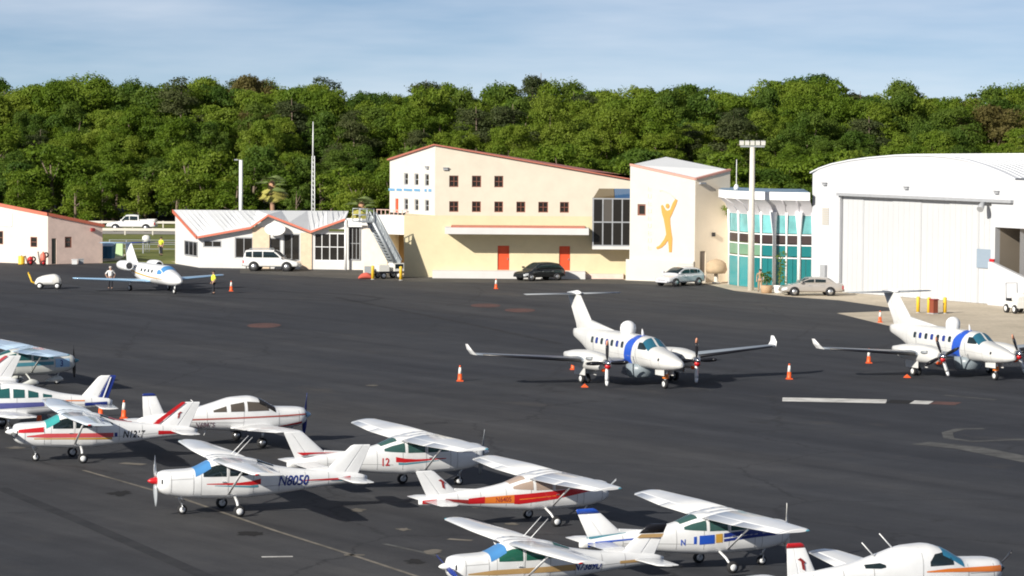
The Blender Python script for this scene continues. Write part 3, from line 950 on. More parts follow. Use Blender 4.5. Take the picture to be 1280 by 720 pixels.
def band_on_ground(name, px, w, m, label, z=0.012):
    P = [gp(*q) for q in px]
    a, b_ = [], []
    for k, p in enumerate(P):
        d = (P[min(k + 1, len(P) - 1)] - P[max(k - 1, 0)]).normalized()
        nn = Vector((-d.y, d.x, 0)) * w / 2
        a.append((p + nn).to_tuple()[:2] + (z,))
        b_.append((p - nn).to_tuple()[:2] + (z,))
    return tag(MB().rings([a, b_], False, False, False).build(name, m), label, None, None, 'structure')


band_on_ground('painted_line', [(104, 588), (230, 624), (345, 664), (440, 694), (540, 727)], 0.16, LINEF, 'long faded line across the parking rows')
band_on_ground('painted_line', [(327, 696.5), (366, 696)], 0.22, LINEW, 'short white dash on the dark asphalt')
band_on_ground('painted_line', [(430, 694), (456, 694)], 0.28, LINEF, 'short tan dash on the long faded line')
band_on_ground('painted_line', [(560, 674), (590, 676)], 0.30, LINEF, 'short tan dash near the tan striped aircraft')
band_on_ground('painted_line', [(152, 579), (180, 581)], 0.5, LINEF, 'pale worn patch by a main wheel')
band_on_ground('painted_line', [(480, 680), (560, 698), (620, 716)], 0.22, LINEG, 'second faded line')
band_on_ground('painted_line', [(978, 499.5), (1010, 500), (1108, 502)], 2.0, LINEW, 'long white painted bar on the open apron')
band_on_ground('painted_line', [(1110, 502), (1139, 503)], 1.9, STAIN, 'black stretch of the painted bar')
band_on_ground('painted_line', [(1140, 502.8), (1164, 503.6)], 1.7, LINEW, 'short white stretch of the painted bar')
band_on_ground('painted_line', [(1165, 503.6), (1198, 505)], 1.5, LINER, 'red end of the painted bar')
band_on_ground('painted_line', [(1230, 536), (1200, 536.5), (1184, 541), (1186, 548), (1215, 552), (1290, 549)], 0.5, LINEG, 'pale curved taxi mark at the right')
band_on_ground('painted_line', [(1150, 554), (1210, 560), (1300, 578)], 1.4, LINEG, 'pale scuffed streak at the right')
band_on_ground('painted_line', [(1180, 494), (1245, 500)], 0.4, LINEG, 'pale scuffed streak beside the painted bar')
TYRE = two_tone('tyre_darkened_asphalt', (0.022, 0.023, 0.027), (0.042, 0.043, 0.047), 0.6, sc2=3.0)
for px_, lab in (([(-20, 366), (180, 369), (380, 375), (455, 377), (478, 373), (440, 368), (330, 364)], 'dark curved tyre marks left by turning aircraft'), ([(420, 372), (520, 392), (600, 408), (700, 430)], 'long dark sweeping tyre mark on the open apron'),
                 ([(0, 610), (120, 660), (260, 722)], 'dark wheel track at the lower left')):
    band_on_ground('tyre_mark', px_, 0.55, TYRE, lab, 0.0105)
for q, lab in (((330, 407), 'faint red oval tie-down mark on the open asphalt'), ((607, 382), 'faint red oval mark left of its twin'), ((650, 388), 'faint red oval mark right of its twin')):
    a = gp(*q)
    pts = [(a.x + 1.1 * math.cos(t * PI / 8), a.y + 2.2 * math.sin(t * PI / 8)) for t in range(16)]
    sheet('painted_spot', pts, 0.012, LINER, lab)
for q, w in (((465, 482), 0.35), ((277, 592), 0.3), ((445, 638), 0.35), ((600, 634), 0.3), ((505, 662), 0.3), ((752, 640), 0.3), ((845, 708), 0.25), ((540, 690), 0.4), ((640, 655), 0.25), ((20, 560), 0.4)):
    a = gp(*q)
    pts = [(a.x + w * (0.5 + 0.8 * random.random()) * math.cos(t * PI / 8), a.y + 1.2 * w * (0.5 + 0.8 * random.random()) * math.sin(t * PI / 8)) for t in range(16)]
    sheet('worn_patch', pts, 0.0125, LINEF)
for q, w in (((150, 617), 0.5), ((312, 667), 0.5), ((880, 640), 0.3), ((520, 702), 0.35)):
    a = gp(*q)
    pts = [(a.x + w * (0.5 + 0.8 * random.random()) * math.cos(t * PI / 9), a.y + 1.5 * w * (0.5 + 0.8 * random.random()) * math.sin(t * PI / 9)) for t in range(18)]
    sheet('oil_stain', pts, 0.011, STAIN)

# ------------------------------------------------------------------ buildings
CREAM = mat('cream_render', (0.62, 0.565, 0.465), 0.8, noise=0.07, nscale=0.8, bump=0.1)
CREAMY = mat('yellow_cream_render', (0.63, 0.55, 0.36), 0.8, noise=0.07, nscale=0.8, bump=0.1)
WHITEW = mat('white_render', (0.63, 0.62, 0.61), 0.75, noise=0.06, nscale=0.8, bump=0.1)
PINKW = mat('pink_stucco', (0.78, 0.60, 0.52), 0.9, noise=0.12, nscale=1.5, bump=0.3)
PINKWH = mat('pale_pink_stucco', (0.70, 0.61, 0.55), 0.9, noise=0.06, nscale=1.5, bump=0.2)
REDTRIM = mat('red_trim_paint', (0.45, 0.15, 0.10), 0.5, noise=0.1, nscale=3)
REDDOOR = mat('orange_red_door_paint', (0.64, 0.075, 0.02), 0.5, noise=0.06, nscale=2)
STEELW = mat('white_metal_cladding', (0.74, 0.75, 0.76), 0.45, noise=0.05, nscale=0.7)
ROOFW = mat('pale_metal_roof', (0.76, 0.77, 0.78), 0.5, noise=0.03, nscale=0.7)
GREYM = mat('grey_metal', (0.33, 0.34, 0.36), 0.5, noise=0.1, nscale=3)
DKFRAME = mat('dark_bronze_frame', (0.05, 0.045, 0.04), 0.4)
BROWNF = mat('brown_window_frame', (0.22, 0.08, 0.05), 0.5)
OPAQ = mat('dark_opaque_glass', (0.022, 0.020, 0.018), 0.08, spec=0.6)
TEALG = mat('teal_glass', (0.045, 0.27, 0.29), 0.12, spec=0.6)
TEALU = mat('pale_aqua_glass', (0.16, 0.41, 0.42), 0.10, spec=0.6, noise=0.35, nscale=0.5)
TEALD = mat('deep_teal_glass', (0.015, 0.16, 0.17), 0.1, spec=0.6)
OLIVEG = mat('olive_teal_glass', (0.16, 0.30, 0.20), 0.12, spec=0.6)
SPANDREL = mat('dark_brown_spandrel', (0.045, 0.028, 0.026), 0.3)
EMBOR = mat('orange_emblem_paint', (0.62, 0.29, 0.05), 0.6)
FAINT = mat('faint_cream_lettering', (0.66, 0.60, 0.50), 0.6)
BLUELET = mat('pale_blue_lettering', (0.16, 0.36, 0.58), 0.5)
CONCP = mat('concrete_pole', (0.66, 0.62, 0.55), 0.8, noise=0.08, nscale=3)
BROWNW = mat('brown_timber_wall', (0.30, 0.19, 0.08), 0.8, noise=0.2, nscale=3)


class Plane2:
    """a vertical wall plane from p0 to p1 (left to right seen from outside); u along it, w outwards"""

    def __init__(s, p0, p1):
        s.p0, s.p1 = Vector((p0[0], p0[1], 0)), Vector((p1[0], p1[1], 0))
        s.d = (s.p1 - s.p0).normalized()
        s.n = Vector((s.d.y, -s.d.x, 0))
        s.L = (s.p1 - s.p0).length

    def pt(s, u, z, w=0.0):
        p = s.p0 + s.d * u + s.n * w
        return Vector((p.x, p.y, z))

    def uz(s, px, py):
        x, y = px - 640, py - 360
        c, q = math.cos(ROLL), math.sin(ROLL)
        x, y = x * c + y * q, -x * q + y * c
        r = Vector((x / FPX, math.cos(PITCH) - y / FPX * math.sin(PITCH), -math.sin(PITCH) - y / FPX * math.cos(PITCH)))
        o = Vector((0, 0, CAM_H))
        t = (s.p0 - o).dot(s.n) / r.dot(s.n)
        p = o + r * t
        return (p - s.p0).dot(s.d), p.z

    def rect(s, x0, y0, x1, y1):
        a, b_ = s.uz(x0, y0), s.uz(x1, y1)
        return (min(a[0], b_[0]), max(a[0], b_[0]), min(a[1], b_[1]), max(a[1], b_[1]))

    def box(s, mb, u0, u1, z0, z1, w0, w1):
        vs = [s.pt(u, z, w) for z in (z0, z1) for u, w in ((u0, w0), (u1, w0), (u1, w1), (u0, w1))]
        return mb.mesh(vs, [(0, 3, 2, 1), (4, 5, 6, 7), (0, 1, 5, 4), (1, 2, 6, 5), (2, 3, 7, 6), (3, 0, 4, 7)])

    def wall(s, mb, u0, u1, z0, zt0, zt1, holes=(), depth=0.2):
        us = sorted({u0, u1} | {h[0] for h in holes} | {h[1] for h in holes})
        zs = sorted({z0} | {h[2] for h in holes} | {h[3] for h in holes})
        for a, b_ in zip(us, us[1:]):
            ta, tb = lerp(zt0, zt1, (a - u0) / (u1 - u0)), lerp(zt0, zt1, (b_ - u0) / (u1 - u0))
            for k, z in enumerate(zs):
                top = (zs[k + 1], zs[k + 1]) if k + 1 < len(zs) else (ta, tb)
                um, zm = (a + b_) / 2, (z + top[0]) / 2
                if k + 1 < len(zs) and any(h[0] < um < h[1] and h[2] < zm < h[3] for h in holes):
                    continue
                mb.face([s.pt(a, z), s.pt(b_, z), s.pt(b_, top[1]), s.pt(a, top[0])])
        for h in holes:
            c = [(h[0], h[2]), (h[1], h[2]), (h[1], h[3]), (h[0], h[3])]
            for k in range(4):
                (ua, za), (ub, zb) = c[k], c[(k + 1) % 4]
                mb.face([s.pt(ua, za), s.pt(ub, zb), s.pt(ub, zb, -depth), s.pt(ua, za, -depth)])
        return mb

    def window(s, parent, h, fm, gm, w=-0.16, f=0.07, nx=1, nz=1, name='window', gname='pane'):
        u0, u1, z0, z1 = h
        mb = MB()
        s.box(mb, u0, u0 + f, z0, z1, w, w + 0.09)
        s.box(mb, u1 - f, u1, z0, z1, w, w + 0.09)
        s.box(mb, u0 + f, u1 - f, z0, z0 + f, w, w + 0.088)
        s.box(mb, u0 + f, u1 - f, z1 - f, z1, w, w + 0.088)
        for k in range(1, nx):
            uu = lerp(u0, u1, k / nx)
            s.box(mb, uu - f / 3, uu + f / 3, z0 + f, z1 - f, w, w + 0.07)
        for k in range(1, nz):
            zz = lerp(z0, z1, k / nz)
            s.box(mb, u0 + f, u1 - f, zz - f / 3, zz + f / 3, w, w + 0.066)
        fr = mb.build(name, fm, parent)
        for i in range(nx):
            for j in range(nz):
                a, b_ = lerp(u0, u1, i / nx), lerp(u0, u1, (i + 1) / nx)
                c, d = lerp(z0, z1, j / nz), lerp(z0, z1, (j + 1) / nz)
                s.box(MB(), a + 0.03, b_ - 0.03, c + 0.03, d - 0.03, w - 0.03, w + 0.03).build(gname, gm, fr)
        return fr


def sconce(parent, pl, px, py, w=0.5):
    u, z = pl.uz(px, py)
    mb = MB()
    pl.box(mb, u - 0.2, u + 0.2, z - 0.10, z + 0.08, 0.002, 0.18)
    pl.box(mb, u - 0.24, u + 0.24, z + 0.081, z + 0.12, 0.004, 0.26)
    return mb.build('wall_light', GREYM, parent)


def grow(h, d=0.0):
    return h


# ---- main cream building
B = thing('terminal_building', 'large cream building with a slanted red-edged roof and two orange-red doors', 'building', (0, 261, 0))
B.location = (0, 0, 0)
YF = 261.0
xl, _ = hz(505, 300, YF)
xc, ztc = hz(544, 181.5, YF)
xr = 11.2
_, ztr = hz(812, 229, YF)
_, zd = hz(520, 269, YF)
FP = Plane2((xl, YF), (xr, YF))
uc = xc - xl
row1 = [FP.rect(a, 219.6, b_, 234) for a, b_ in ((561.6, 573), (590, 601.4), (618, 629))]
row2 = [FP.rect(a, 252, b_, 265.4) for a, b_ in ((561.6, 573), (590, 601), (618, 628.7), (645.6, 656.5), (673, 685), (700, 711))]
z_ = [sum(r[2] for r in row1) / 3, sum(r[3] for r in row1) / 3]
row1 = [(r[0], r[1], z_[0], z_[1]) for r in row1]
z_ = [sum(r[2] for r in row2) / 6, sum(r[3] for r in row2) / 6]
row2 = [(r[0], r[1], z_[0], z_[1]) for r in row2]
doors = [FP.rect(622, 307, 636.5, 337.5), FP.rect(699, 307, 712.5, 337.5)]
zl = (doors[0][2], doors[0][3])
doors = [(d[0], d[1], zl[0], zl[1]) for d in doors]
mb = MB()
FP.wall(mb, uc, FP.L, zd, ztc, ztr, row1 + row2, 0.22)
LP = Plane2((hz(487, 260, YF + 6.5)[0], YF + 6.5), (xc, YF))
zl0 = LP.uz(487, 200.5)[1]
lw = [LP.rect(a, 216.8, b_, 232) for a, b_ in ((505, 510), (518, 523), (531, 536))] + [LP.rect(a, 248.8, b_, 263.5) for a, b_ in ((505, 510), (518, 523), (531, 536))]
for g0 in (0, 3):
    za, zb = sum(lw[k][2] for k in range(g0, g0 + 3)) / 3, sum(lw[k][3] for k in range(g0, g0 + 3)) / 3
    for k in range(g0, g0 + 3):
        lw[k] = (lw[k][0], lw[k][1], za, zb)
ld = LP.rect(494, 248, 498, 266.5)
ld = (ld[0], ld[1], zd, ld[3])
mbl = MB()
LP.wall(mbl, 0, LP.L, zd, zl0, ztc, lw + [(ld[0], ld[1], zd + 0.02, ld[3])], 0.2)
mbl.build('wall', mat('warm_white_render', (0.63, 0.60, 0.555), 0.75, noise=0.06, nscale=0.8, bump=0.1), B)
# back and right sides
bk = [(xr, YF), (xr, YF + 14), (LP.p0.x, YF + 14), (LP.p0.x, LP.p0.y)]
zz = [ztr, ztr, zl0, zl0]
for k in range(3):
    mb.face([(*bk[k], 0), (*bk[k + 1], 0), (*bk[k + 1], zz[k + 1]), (*bk[k], zz[k])])
wall_up = mb.build('wall', CREAM, B)
mb = MB()
FP.wall(mb, 0, FP.L, 0, zd, zd, doors, 0.25)
mb.face([(xl, YF, 0), (xl, YF + 14, 0), (xl, YF + 14, zd), (xl, YF, zd)])
mb.face([(xl, YF, zd), (xc, YF, zd), (LP.p0.x, LP.p0.y, zd), (xl, YF + 14, zd)])
mb.build('wall', CREAMY, B)
for h in row1 + row2:
    FP.window(B, h, BROWNF, OPAQ, nx=2, nz=2)
for h in lw:
    LP.window(B, h, GREYM, OPAQ, nx=1, nz=2, f=0.08)
for d in doors:
    mb = MB()
    FP.box(mb, d[0] + 0.02, d[1] - 0.02, d[2] + 0.01, d[3] - 0.02, -0.16, -0.10)
    o = mb.build('door', REDDOOR, B)
    mb = MB()
    for q in (0.28, 0.72):
        FP.box(mb, d[0] + 0.14, d[1] - 0.14, lerp(d[2], d[3], q) - 0.28, lerp(d[2], d[3], q) + 0.28, -0.10, -0.085)
    mb.build('door_panel', REDDOOR, o)
    mb = MB()
    FP.box(mb, d[1] - 0.16, d[1] - 0.10, d[2] + 0.85, d[2] + 1.0, -0.10, -0.03)
    mb.build('handle', METAL, o)
mb = MB()
LP.box(mb, ld[0] + 0.03, ld[1] - 0.03, zd + 0.03, ld[3] - 0.03, -0.14, -0.08)
mb.build('door', REDDOOR, B)
for a, b_ in ((486.5, 494), (496, 503), (505, 516), (518, 526), (531, 534), (536, 540)):
    mb = MB()
    r = LP.rect(a, 235.2 + (a - 486) * 0.02, b_, 238.8 + (a - 486) * 0.02)
    nb = max(2, int((r[1] - r[0]) / 0.24))
    for k in range(nb):
        LP.box(mb, lerp(r[0], r[1], k / nb), lerp(r[0], r[1], (k + 0.72) / nb), r[2], r[3], 0.003, 0.05)
    mb.build('sign_lettering', BLUELET, B)
# roof slab with red edge
mb = MB()
ov = 0.25
rp = [(LP.p0.x - ov, LP.p0.y - 0.1, zl0), (xc - 0.12, YF - ov, ztc), (xr + ov, YF - ov, ztr), (xr + ov, YF + 14, ztr), (LP.p0.x - ov, YF + 14, zl0)]
mb.rings([[(a, b_, c + 0.01) for a, b_, c in rp], [(a, b_, c + 0.11) for a, b_, c in rp]], False)
mb.build('roof', REDTRIM, B)
# ledge above the doors
le = FP.rect(557, 282.8, 735, 292)
mb = MB()
FP.box(mb, le[0], le[1], le[2], le[3], 0.004, 2.7)
lo = mb.build('ledge', WHITEW, B)
mb = MB()
FP.box(mb, le[0] + 0.5, le[1] - 0.3, le[3] + 0.003, le[3] + 0.12, 0.006, 2.4)
mb.build('ledge_capping', REDTRIM, lo)
# plinth wall in front
pl = FP.rect(541, 339.5, 731, 349)
mb = MB()
FP.box(mb, pl[0], pl[1], 0.0, zl[0] - 0.02, 0.004, 1.5)
mb.build('plinth', WHITEW, B)
mb = MB()
FP.box(mb, pl[1] + 0.03, pl[1] + 3.2, 0.0, 0.42, 0.004, 0.9)
mb.build('kerb_wall', PINKW, B)
for px, py in ((535, 209.5), (557, 211)):
    sconce(B, LP if px < 544 else FP, px, py)
# glazed bay beside the tower
by = FP.rect(741, 247.5, 788.5, 306)
bayd = 1.7
mb = MB()
nb = 4
for k in range(nb + 1):
    uu = lerp(by[0], by[1], k / nb)
    FP.box(mb, uu - 0.05, uu + 0.05, by[2], by[3], bayd - 0.1, bayd)
for k in range(0, 3):
    zz0 = lerp(by[2], by[3], k / 2)
    FP.box(mb, by[0] - 0.05, by[1] + 0.05, zz0 - 0.05, zz0 + 0.05, bayd - 0.098, bayd + 0.003)
for zz0 in (by[2], lerp(by[2], by[3], .5), by[3]):
    FP.box(mb, by[0] - 0.05, by[0] + 0.05, zz0 - 0.048, zz0 + 0.048, 0.01, bayd - 0.1)
FP.box(mb, by[0] - 0.048, by[0] + 0.048, by[2], by[3], bayd / 2 - 0.04, bayd / 2 + 0.04)
bay = mb.build('bay_window', GREYM, B)
for k in range(nb):
    for j in range(2):
        a, b_ = lerp(by[0], by[1], k / nb) + 0.055, lerp(by[0], by[1], (k + 1) / nb) - 0.055
        c, d = lerp(by[2], by[3], j / 2) + 0.055, lerp(by[2], by[3], (j + 1) / 2) - 0.055
        mb = MB()
        FP.box(mb, a, b_, c, d, bayd - 0.07, bayd - 0.04)
        mb.build('pane', OPAQ if j == 0 or k != 1 else mat('smoky_glass', (0.10, 0.09, 0.08), 0.1), bay)
mb = MB()
FP.box(mb, by[0] - 0.02, by[0] + 0.01, by[2] + 0.06, by[3] - 0.06, 0.02, bayd - 0.1)
mb.build('pane', OPAQ, bay)
mb = MB()
FP.box(mb, by[0] - 0.04, by[1] + 0.05, by[2] - 0.32, by[2] - 0.055, 0.006, bayd + 0.02)
mb.build('sill', WHITEW, bay)
zt = FP.uz(765, 238)[1]
for k, gm in ((0, mat('bronze_skylight_glass', (0.12, 0.09, 0.05), 0.1)), (1, mat('blue_skylight_glass', (0.03, 0.10, 0.22), 0.1))):
    a, b_ = lerp(by[0], by[1], [0, .55][k]) + 0.02, lerp(by[0], by[1], [.55, 1][k]) - 0.02
    mb = MB()
    ra = [FP.pt(a + (0.5 if k == 0 else 0), by[3] + 0.75, 0.02), FP.pt(b_, by[3] + 0.75, 0.02), FP.pt(b_, by[3] + 0.06, bayd), FP.pt(a, by[3] + 0.06, bayd)]
    mb.rings([ra, [p + Vector((0, 0, 0.05)) for p in ra]], False)
    mb.build('skylight', gm, bay)

# ---- golfer tower
T = thing('tower_building', 'tall white stucco tower with an orange swinging golfer on its front', 'building', (0, 0, 0))
ta = Vector((hz(787, 300, 258.6)[0], 258.6, 0))
tb = Vector((hz(868.5, 300, 255.6)[0], 255.6, 0))
td = tb + Vector((0.80, 0.60, 0)) * 3.75
te = ta + (td - tb) + Vector((0.2, 2.5, 0))
TF, TR = Plane2(ta, tb), Plane2(tb, td)
zA, zB, zD, zE = TF.uz(790, 207)[1], TF.uz(868, 225)[1], TR.uz(912, 213.5)[1], hz(835, 197, te.y)[1]
tw = TF.rect(797, 255, 807, 269.5)
mb = MB()
TF.wall(mb, 0, TF.L, 0, zA, zB, [tw], 0.2)
mb.face([(te.x, te.y, 0), (ta.x, ta.y, 0), (ta.x, ta.y, zA), (te.x, te.y, zE)])
mb.build('wall', mat('bright_white_stucco', (0.57, 0.55, 0.51), 0.8, noise=0.04, nscale=0.8), T)
dr = TR.rect(875, 314, 881.5, 345)
dr = (dr[0], dr[1], 0.05, dr[3])
mb = MB()
TR.wall(mb, 0, TR.L, 0, zB, zD, [dr], 0.15)
mb.face([(td.x, td.y, 0), (te.x, te.y, 0), (te.x, te.y, zE), (td.x, td.y, zD)])
mb.build('wall', mat('cream_stucco', (0.82, 0.71, 0.56), 0.85, noise=0.05, nscale=0.8), T)
TF.window(T, tw, BROWNF, OPAQ, nx=1, nz=1, f=0.12)
mb = MB()
TR.box(mb, dr[0] + 0.02, dr[1] - 0.02, dr[2], dr[3] - 0.02, -0.12, -0.06)
mb.build('door', mat('grey_brown_door', (0.20, 0.16, 0.13), 0.5), T)
mb = MB()
u, z = TR.uz(891, 293)
TR.box(mb, u - 0.12, u + 0.12, z - 0.16, z + 0.16, 0.003, 0.2)
mb.build('wall_light', BLACK, T)
u, z = TR.uz(877, 229)
mb = MB()
TR.box(mb, u - 0.3, u + 0.3, z - 0.08, z + 0.08, 0.003, 0.25)
mb.build('wall_light', GREYM, T)
corners = [(ta, zA), (tb, zB), (td, zD), (te, zE)]
cen = sum((p for p, _ in corners), Vector()) / 4
mb = MB()
mb.rings([[(p.x, p.y, z_ + 0.01) for p, z_ in corners], [(p.x, p.y, z_ + 0.06) for p, z_ in corners]], False)
roof = mb.build('roof', ROOFW, T)
mb = MB()
for (p, za), (q, zb) in (((ta, zA), (tb, zB)), ((tb, zB), (td, zD))):
    o = ((p + q) / 2 - cen).normalized() * 0.08
    o = Vector((o.x, o.y, 0))
    i_ = o * -2.5
    mb.rings([[(p + o).to_tuple()[:2] + (za + 0.003,), (p + i_).to_tuple()[:2] + (za + 0.064,), (p + i_).to_tuple()[:2] + (za + 0.16,), (p + o).to_tuple()[:2] + (za + 0.16,)],
              [(q + o).to_tuple()[:2] + (zb + 0.003,), (q + i_).to_tuple()[:2] + (zb + 0.064,), (q + i_).to_tuple()[:2] + (zb + 0.16,), (q + o).to_tuple()[:2] + (zb + 0.16,)]], False)
mb.build('coping', mat('pink_coping', (0.60, 0.30, 0.24), 0.6), roof)
mb = MB()
TF.box(mb, -0.25, TF.L - 0.02, 0, 1.75, 0.003, 0.16)
mb.build('plinth', mat('bright_white_stucco', (0.8, 0.75, 0.66)), T)
lv = TF.rect(848, 327.5, 867, 340)
mb = MB()
for k in range(5):
    TF.box(mb, lv[0], lv[1], lerp(lv[2], lv[3], k / 5), lerp(lv[2], lv[3], (k + 0.7) / 5), 0.165, 0.20)
mb.build('louver', mat('pale_grey_louver', (0.52, 0.52, 0.50), 0.5), T)
# swinging figure, cut from sheet metal and fixed proud of the wall: px outlines from the wall
def cutout(outl, w0, w1, m, name):
    mb = MB()
    q = [TF.uz(*p) for p in outl]
    mb.rings([[TF.pt(u, z, w0) for u, z in q], [TF.pt(u, z, w1) for u, z in q]], False)
    return mb.build(name, m, T)


fig = cutout([(826.5, 257), (828.5, 256), (832, 262), (834, 263.5), (838, 262), (841, 254), (844.2, 249), (847, 250), (845.5, 255), (842.5, 262), (840, 268), (837.8, 272), (838, 280), (839.3, 290), (840.6, 298), (840.2, 306), (839.8, 315),
              (836.6, 315.2), (836, 306), (835, 300), (832, 305), (827, 309.5), (821.5, 311.5), (820.6, 309), (825, 306.5), (830.5, 299), (833, 293), (832, 285), (830, 274), (827.5, 266)], 0.004, 0.06, EMBOR, 'golfer_emblem')
q0 = [TF.uz(834.6 + 2.4 * math.cos(t * PI / 6), 257.5 + 3.0 * math.sin(t * PI / 6)) for t in range(12)]
MB().rings([[TF.pt(u, z, 0.004) for u, z in q0], [TF.pt(u, z, 0.06) for u, z in q0]], False).build('emblem_head', EMBOR, fig)
mb = MB()
mb.tube([TF.pt(*TF.uz(846, 250), 0.03), TF.pt(*TF.uz(838, 242.5), 0.03), TF.pt(*TF.uz(829, 238), 0.03), TF.pt(*TF.uz(824.5, 238.5), 0.03)], 0.028, 6)
mb.build('emblem_club', FAINT, fig)
for k in range(9):
    u, z = TF.uz(812, 236 + k * 9.2)
    mb = MB()
    TF.box(mb, u - 0.16, u + 0.16, z - 0.16, z - 0.11, 0.004, 0.035)
    TF.box(mb, u - 0.16, u - 0.10, z - 0.108, z + 0.16, 0.004, 0.035)
    if k % 2:
        TF.box(mb, u + 0.10, u + 0.16, z - 0.108, z + 0.16, 0.004, 0.035)
    else:
        TF.box(mb, u - 0.098, u + 0.14, z + 0.0, z + 0.05, 0.004, 0.035)
    mb.build('letter', FAINT, T)

# ---- glazed lobby with flared canopy
G_ = thing('glass_lobby', 'teal glazed lobby under a flared white canopy between tower and hangar', 'building', (0, 0, 0))
pts = [(911, 355.8), (923, 357.6), (936, 359.0), (951, 360.2), (967.5, 361.0), (982.5, 361.6), (998.5, 362.0), (1015, 362.4)]
PP = [gp(*p) for p in pts]
ztop = Plane2(PP[3], PP[4]).uz(958, 268)[1]
rowsz = [0.0, 2.55, 3.05, 4.0, 4.85, ztop]
planes = [Plane2(a, b_) for a, b_ in zip(PP, PP[1:])]
zrow = lambda y: planes[4].uz(975, y)[1]
edges = [(0.02, zrow(322.5)), (zrow(320.5), zrow(306.5)), (zrow(304.5), zrow(293.5)), (zrow(292), ztop)]
mulls = MB()
for k, p in enumerate(planes):
    half_ = 0.05
    if k in (3,):
        pass
    for (za, zb) in edges:
        mt = MB()
        p.box(mt, 0.06, p.L - 0.06, zb - 0.04, zb + 0.05, -0.1, 0.03)
        mt.build('transom', WHITE, G_)
    for j, (za, zb) in enumerate(edges):
        wide = k in (4, 5, 6)
        gm = SPANDREL if j == 2 else (TEALU if j == 3 else ((OLIVEG if k < 3 else TEALD) if j == 1 else (TEALG if k < 2 and j == 0 else TEALD)))
        nsub = 2 if (j == 0 and k >= 3) else 1
        for q in range(nsub):
            a, b_ = lerp(0.08, p.L - 0.08, q / nsub) + 0.015, lerp(0.08, p.L - 0.08, (q + 1) / nsub) - 0.015
            mb = MB()
            p.box(mb, a, b_, za + 0.01, zb - 0.045, -0.08, -0.02)
            mb.build('pane', gm, G_)
for k, q in enumerate(PP):
    n_ = planes[min(k, len(planes) - 1)].n
    r = 0.16 if k in (4, 6) else 0.08
    MB().tube([q + Vector((0, 0, 0)), q + n_ * 0.02 + Vector((0, 0, ztop * 0.72)), q + n_ * (0.25 if k in (4, 6) else 0.1) + Vector((0, 0, ztop + 0.25))], [r, r, r * (2.0 if k in (4, 6) else 1.4)], 8).build('mullion', WHITE, G_)
# dark interior wall a step behind, roof, canopy
inn = MB()
for p in planes:
    inn.face([p.pt(0, 0, -2.5), p.pt(p.L, 0, -2.5), p.pt(p.L, ztop, -2.5), p.pt(0, ztop, -2.5)])
inn.build('inner_wall', mat('dim_interior', (0.10, 0.12, 0.12), 0.8), G_)
norms = [planes[0].n] + [(a.n + b_.n).normalized() for a, b_ in zip(planes, planes[1:])] + [planes[-1].n]
zc1, zc2 = planes[4].uz(975, 249.5)[1], planes[4].uz(975, 239.5)[1]
r0, r1, r2, r3 = [], [], [], []
for k, (q, n_) in enumerate(zip(PP, norms)):
    sh = planes[k].d * -0.0 if k < len(planes) else Vector()
    side = Vector((0.25, 0.3, 0)) if k == 0 else Vector()
    r0.append(q + n_ * 0.05 + Vector((0, 0, ztop)))
    r1.append(q + n_ * 0.55 + side * 0.6 + Vector((0, 0, lerp(ztop, zc1, 0.62))))
    r2.append(q + n_ * 1.3 + side * 1.2 + Vector((0, 0, zc1)))
    r3.append(q + n_ * 1.32 + side * 1.22 + Vector((0, 0, zc2)))
back = [q + Vector((0.5 * (k - 3) * 0, 8, zc2 + 0.1)) for k, q in enumerate(PP)]
cn_ = mat('pale_lilac_grey_canopy', (0.62, 0.60, 0.63), 0.5, noise=0.05, nscale=1.0)
cb = MB().rings([r0, r1, r2], True, False, False).build('canopy', cn_, G_)
MB().rings([r2, r3], True, False, False).build('fascia', WHITE, cb)
MB().rings([r3, [Vector((p.x, p.y, zc2 + 0.02)) for p in back]], False, False, False).build('roof', mat('blue_grey_roof', (0.20, 0.30, 0.40), 0.5), G_)
for q in range(1, 7):
    a, b_, c_ = r0[q], r1[q], r2[q]
    MB().tube([a + Vector((0, 0, 0.0)), b_ + norms[q] * 0.03, c_ + norms[q] * 0.02], 0.035, 6).build('canopy_rib', cn_, cb)
MB().face([(r0[0].x, r0[0].y, 0), (PP[0].x + 0.4, PP[0].y + 8, 0), (PP[0].x + 0.4, PP[0].y + 8, zc2), (r0[0].x, r0[0].y, ztop)]).build('wall', WHITEW, G_)

# ---- hangar
H_ = thing('hangar', 'big white arched hangar with tall sliding door leaves', 'hangar', (0, 0, 0))
h0 = gp(1014, 362.8)
hd = (gp(1219, 379.5) - h0).normalized()
HP = Plane2(h0, h0 + hd * 34)
arch = [HP.uz(*q) for q in ((1013, 217), (1024, 211.5), (1040, 206), (1062, 201.5), (1085, 198.3), (1112, 196.0), (1140, 195.0), (1165, 195.6), (1187, 197.5), (1210, 201.8), (1232, 208.5), (1252, 216.3), (1270, 225))]
dl, dtop_l = HP.uz(1050, 243.5)
du, dtop_r = HP.uz(1239.5, 252)
dtop = (dtop_l + dtop_r) / 2
b0, btop = HP.uz(1244, 284)
ue = arch[-1][0]
poly = [(0, 0)] + [(0, arch[0][1])] + arch[1:] + [(34, arch[-1][1]), (34, 0), (33, 0), (33, btop), (b0, btop), (b0, 0), (du, 0), (du, dtop), (dl, dtop), (dl, 0)]
mb = MB()
mb.rings([[HP.pt(u, z, 0) for u, z in poly], [HP.pt(u, z, -0.5) for u, z in poly]], False)
HW = mat('hangar_white_cladding', (0.54, 0.55, 0.575), 0.5, noise=0.05, nscale=0.5)
mb.build('front_wall', HW, H_)
axis = Vector((-HP.n.x, -HP.n.y, 0))
mb = MB()
ra = [HP.pt(u, z + 0.02, 0.08) for u, z in arch]
rb = [p + axis * 36 for p in ra]
mb.rings([ra, rb], False, False, False)
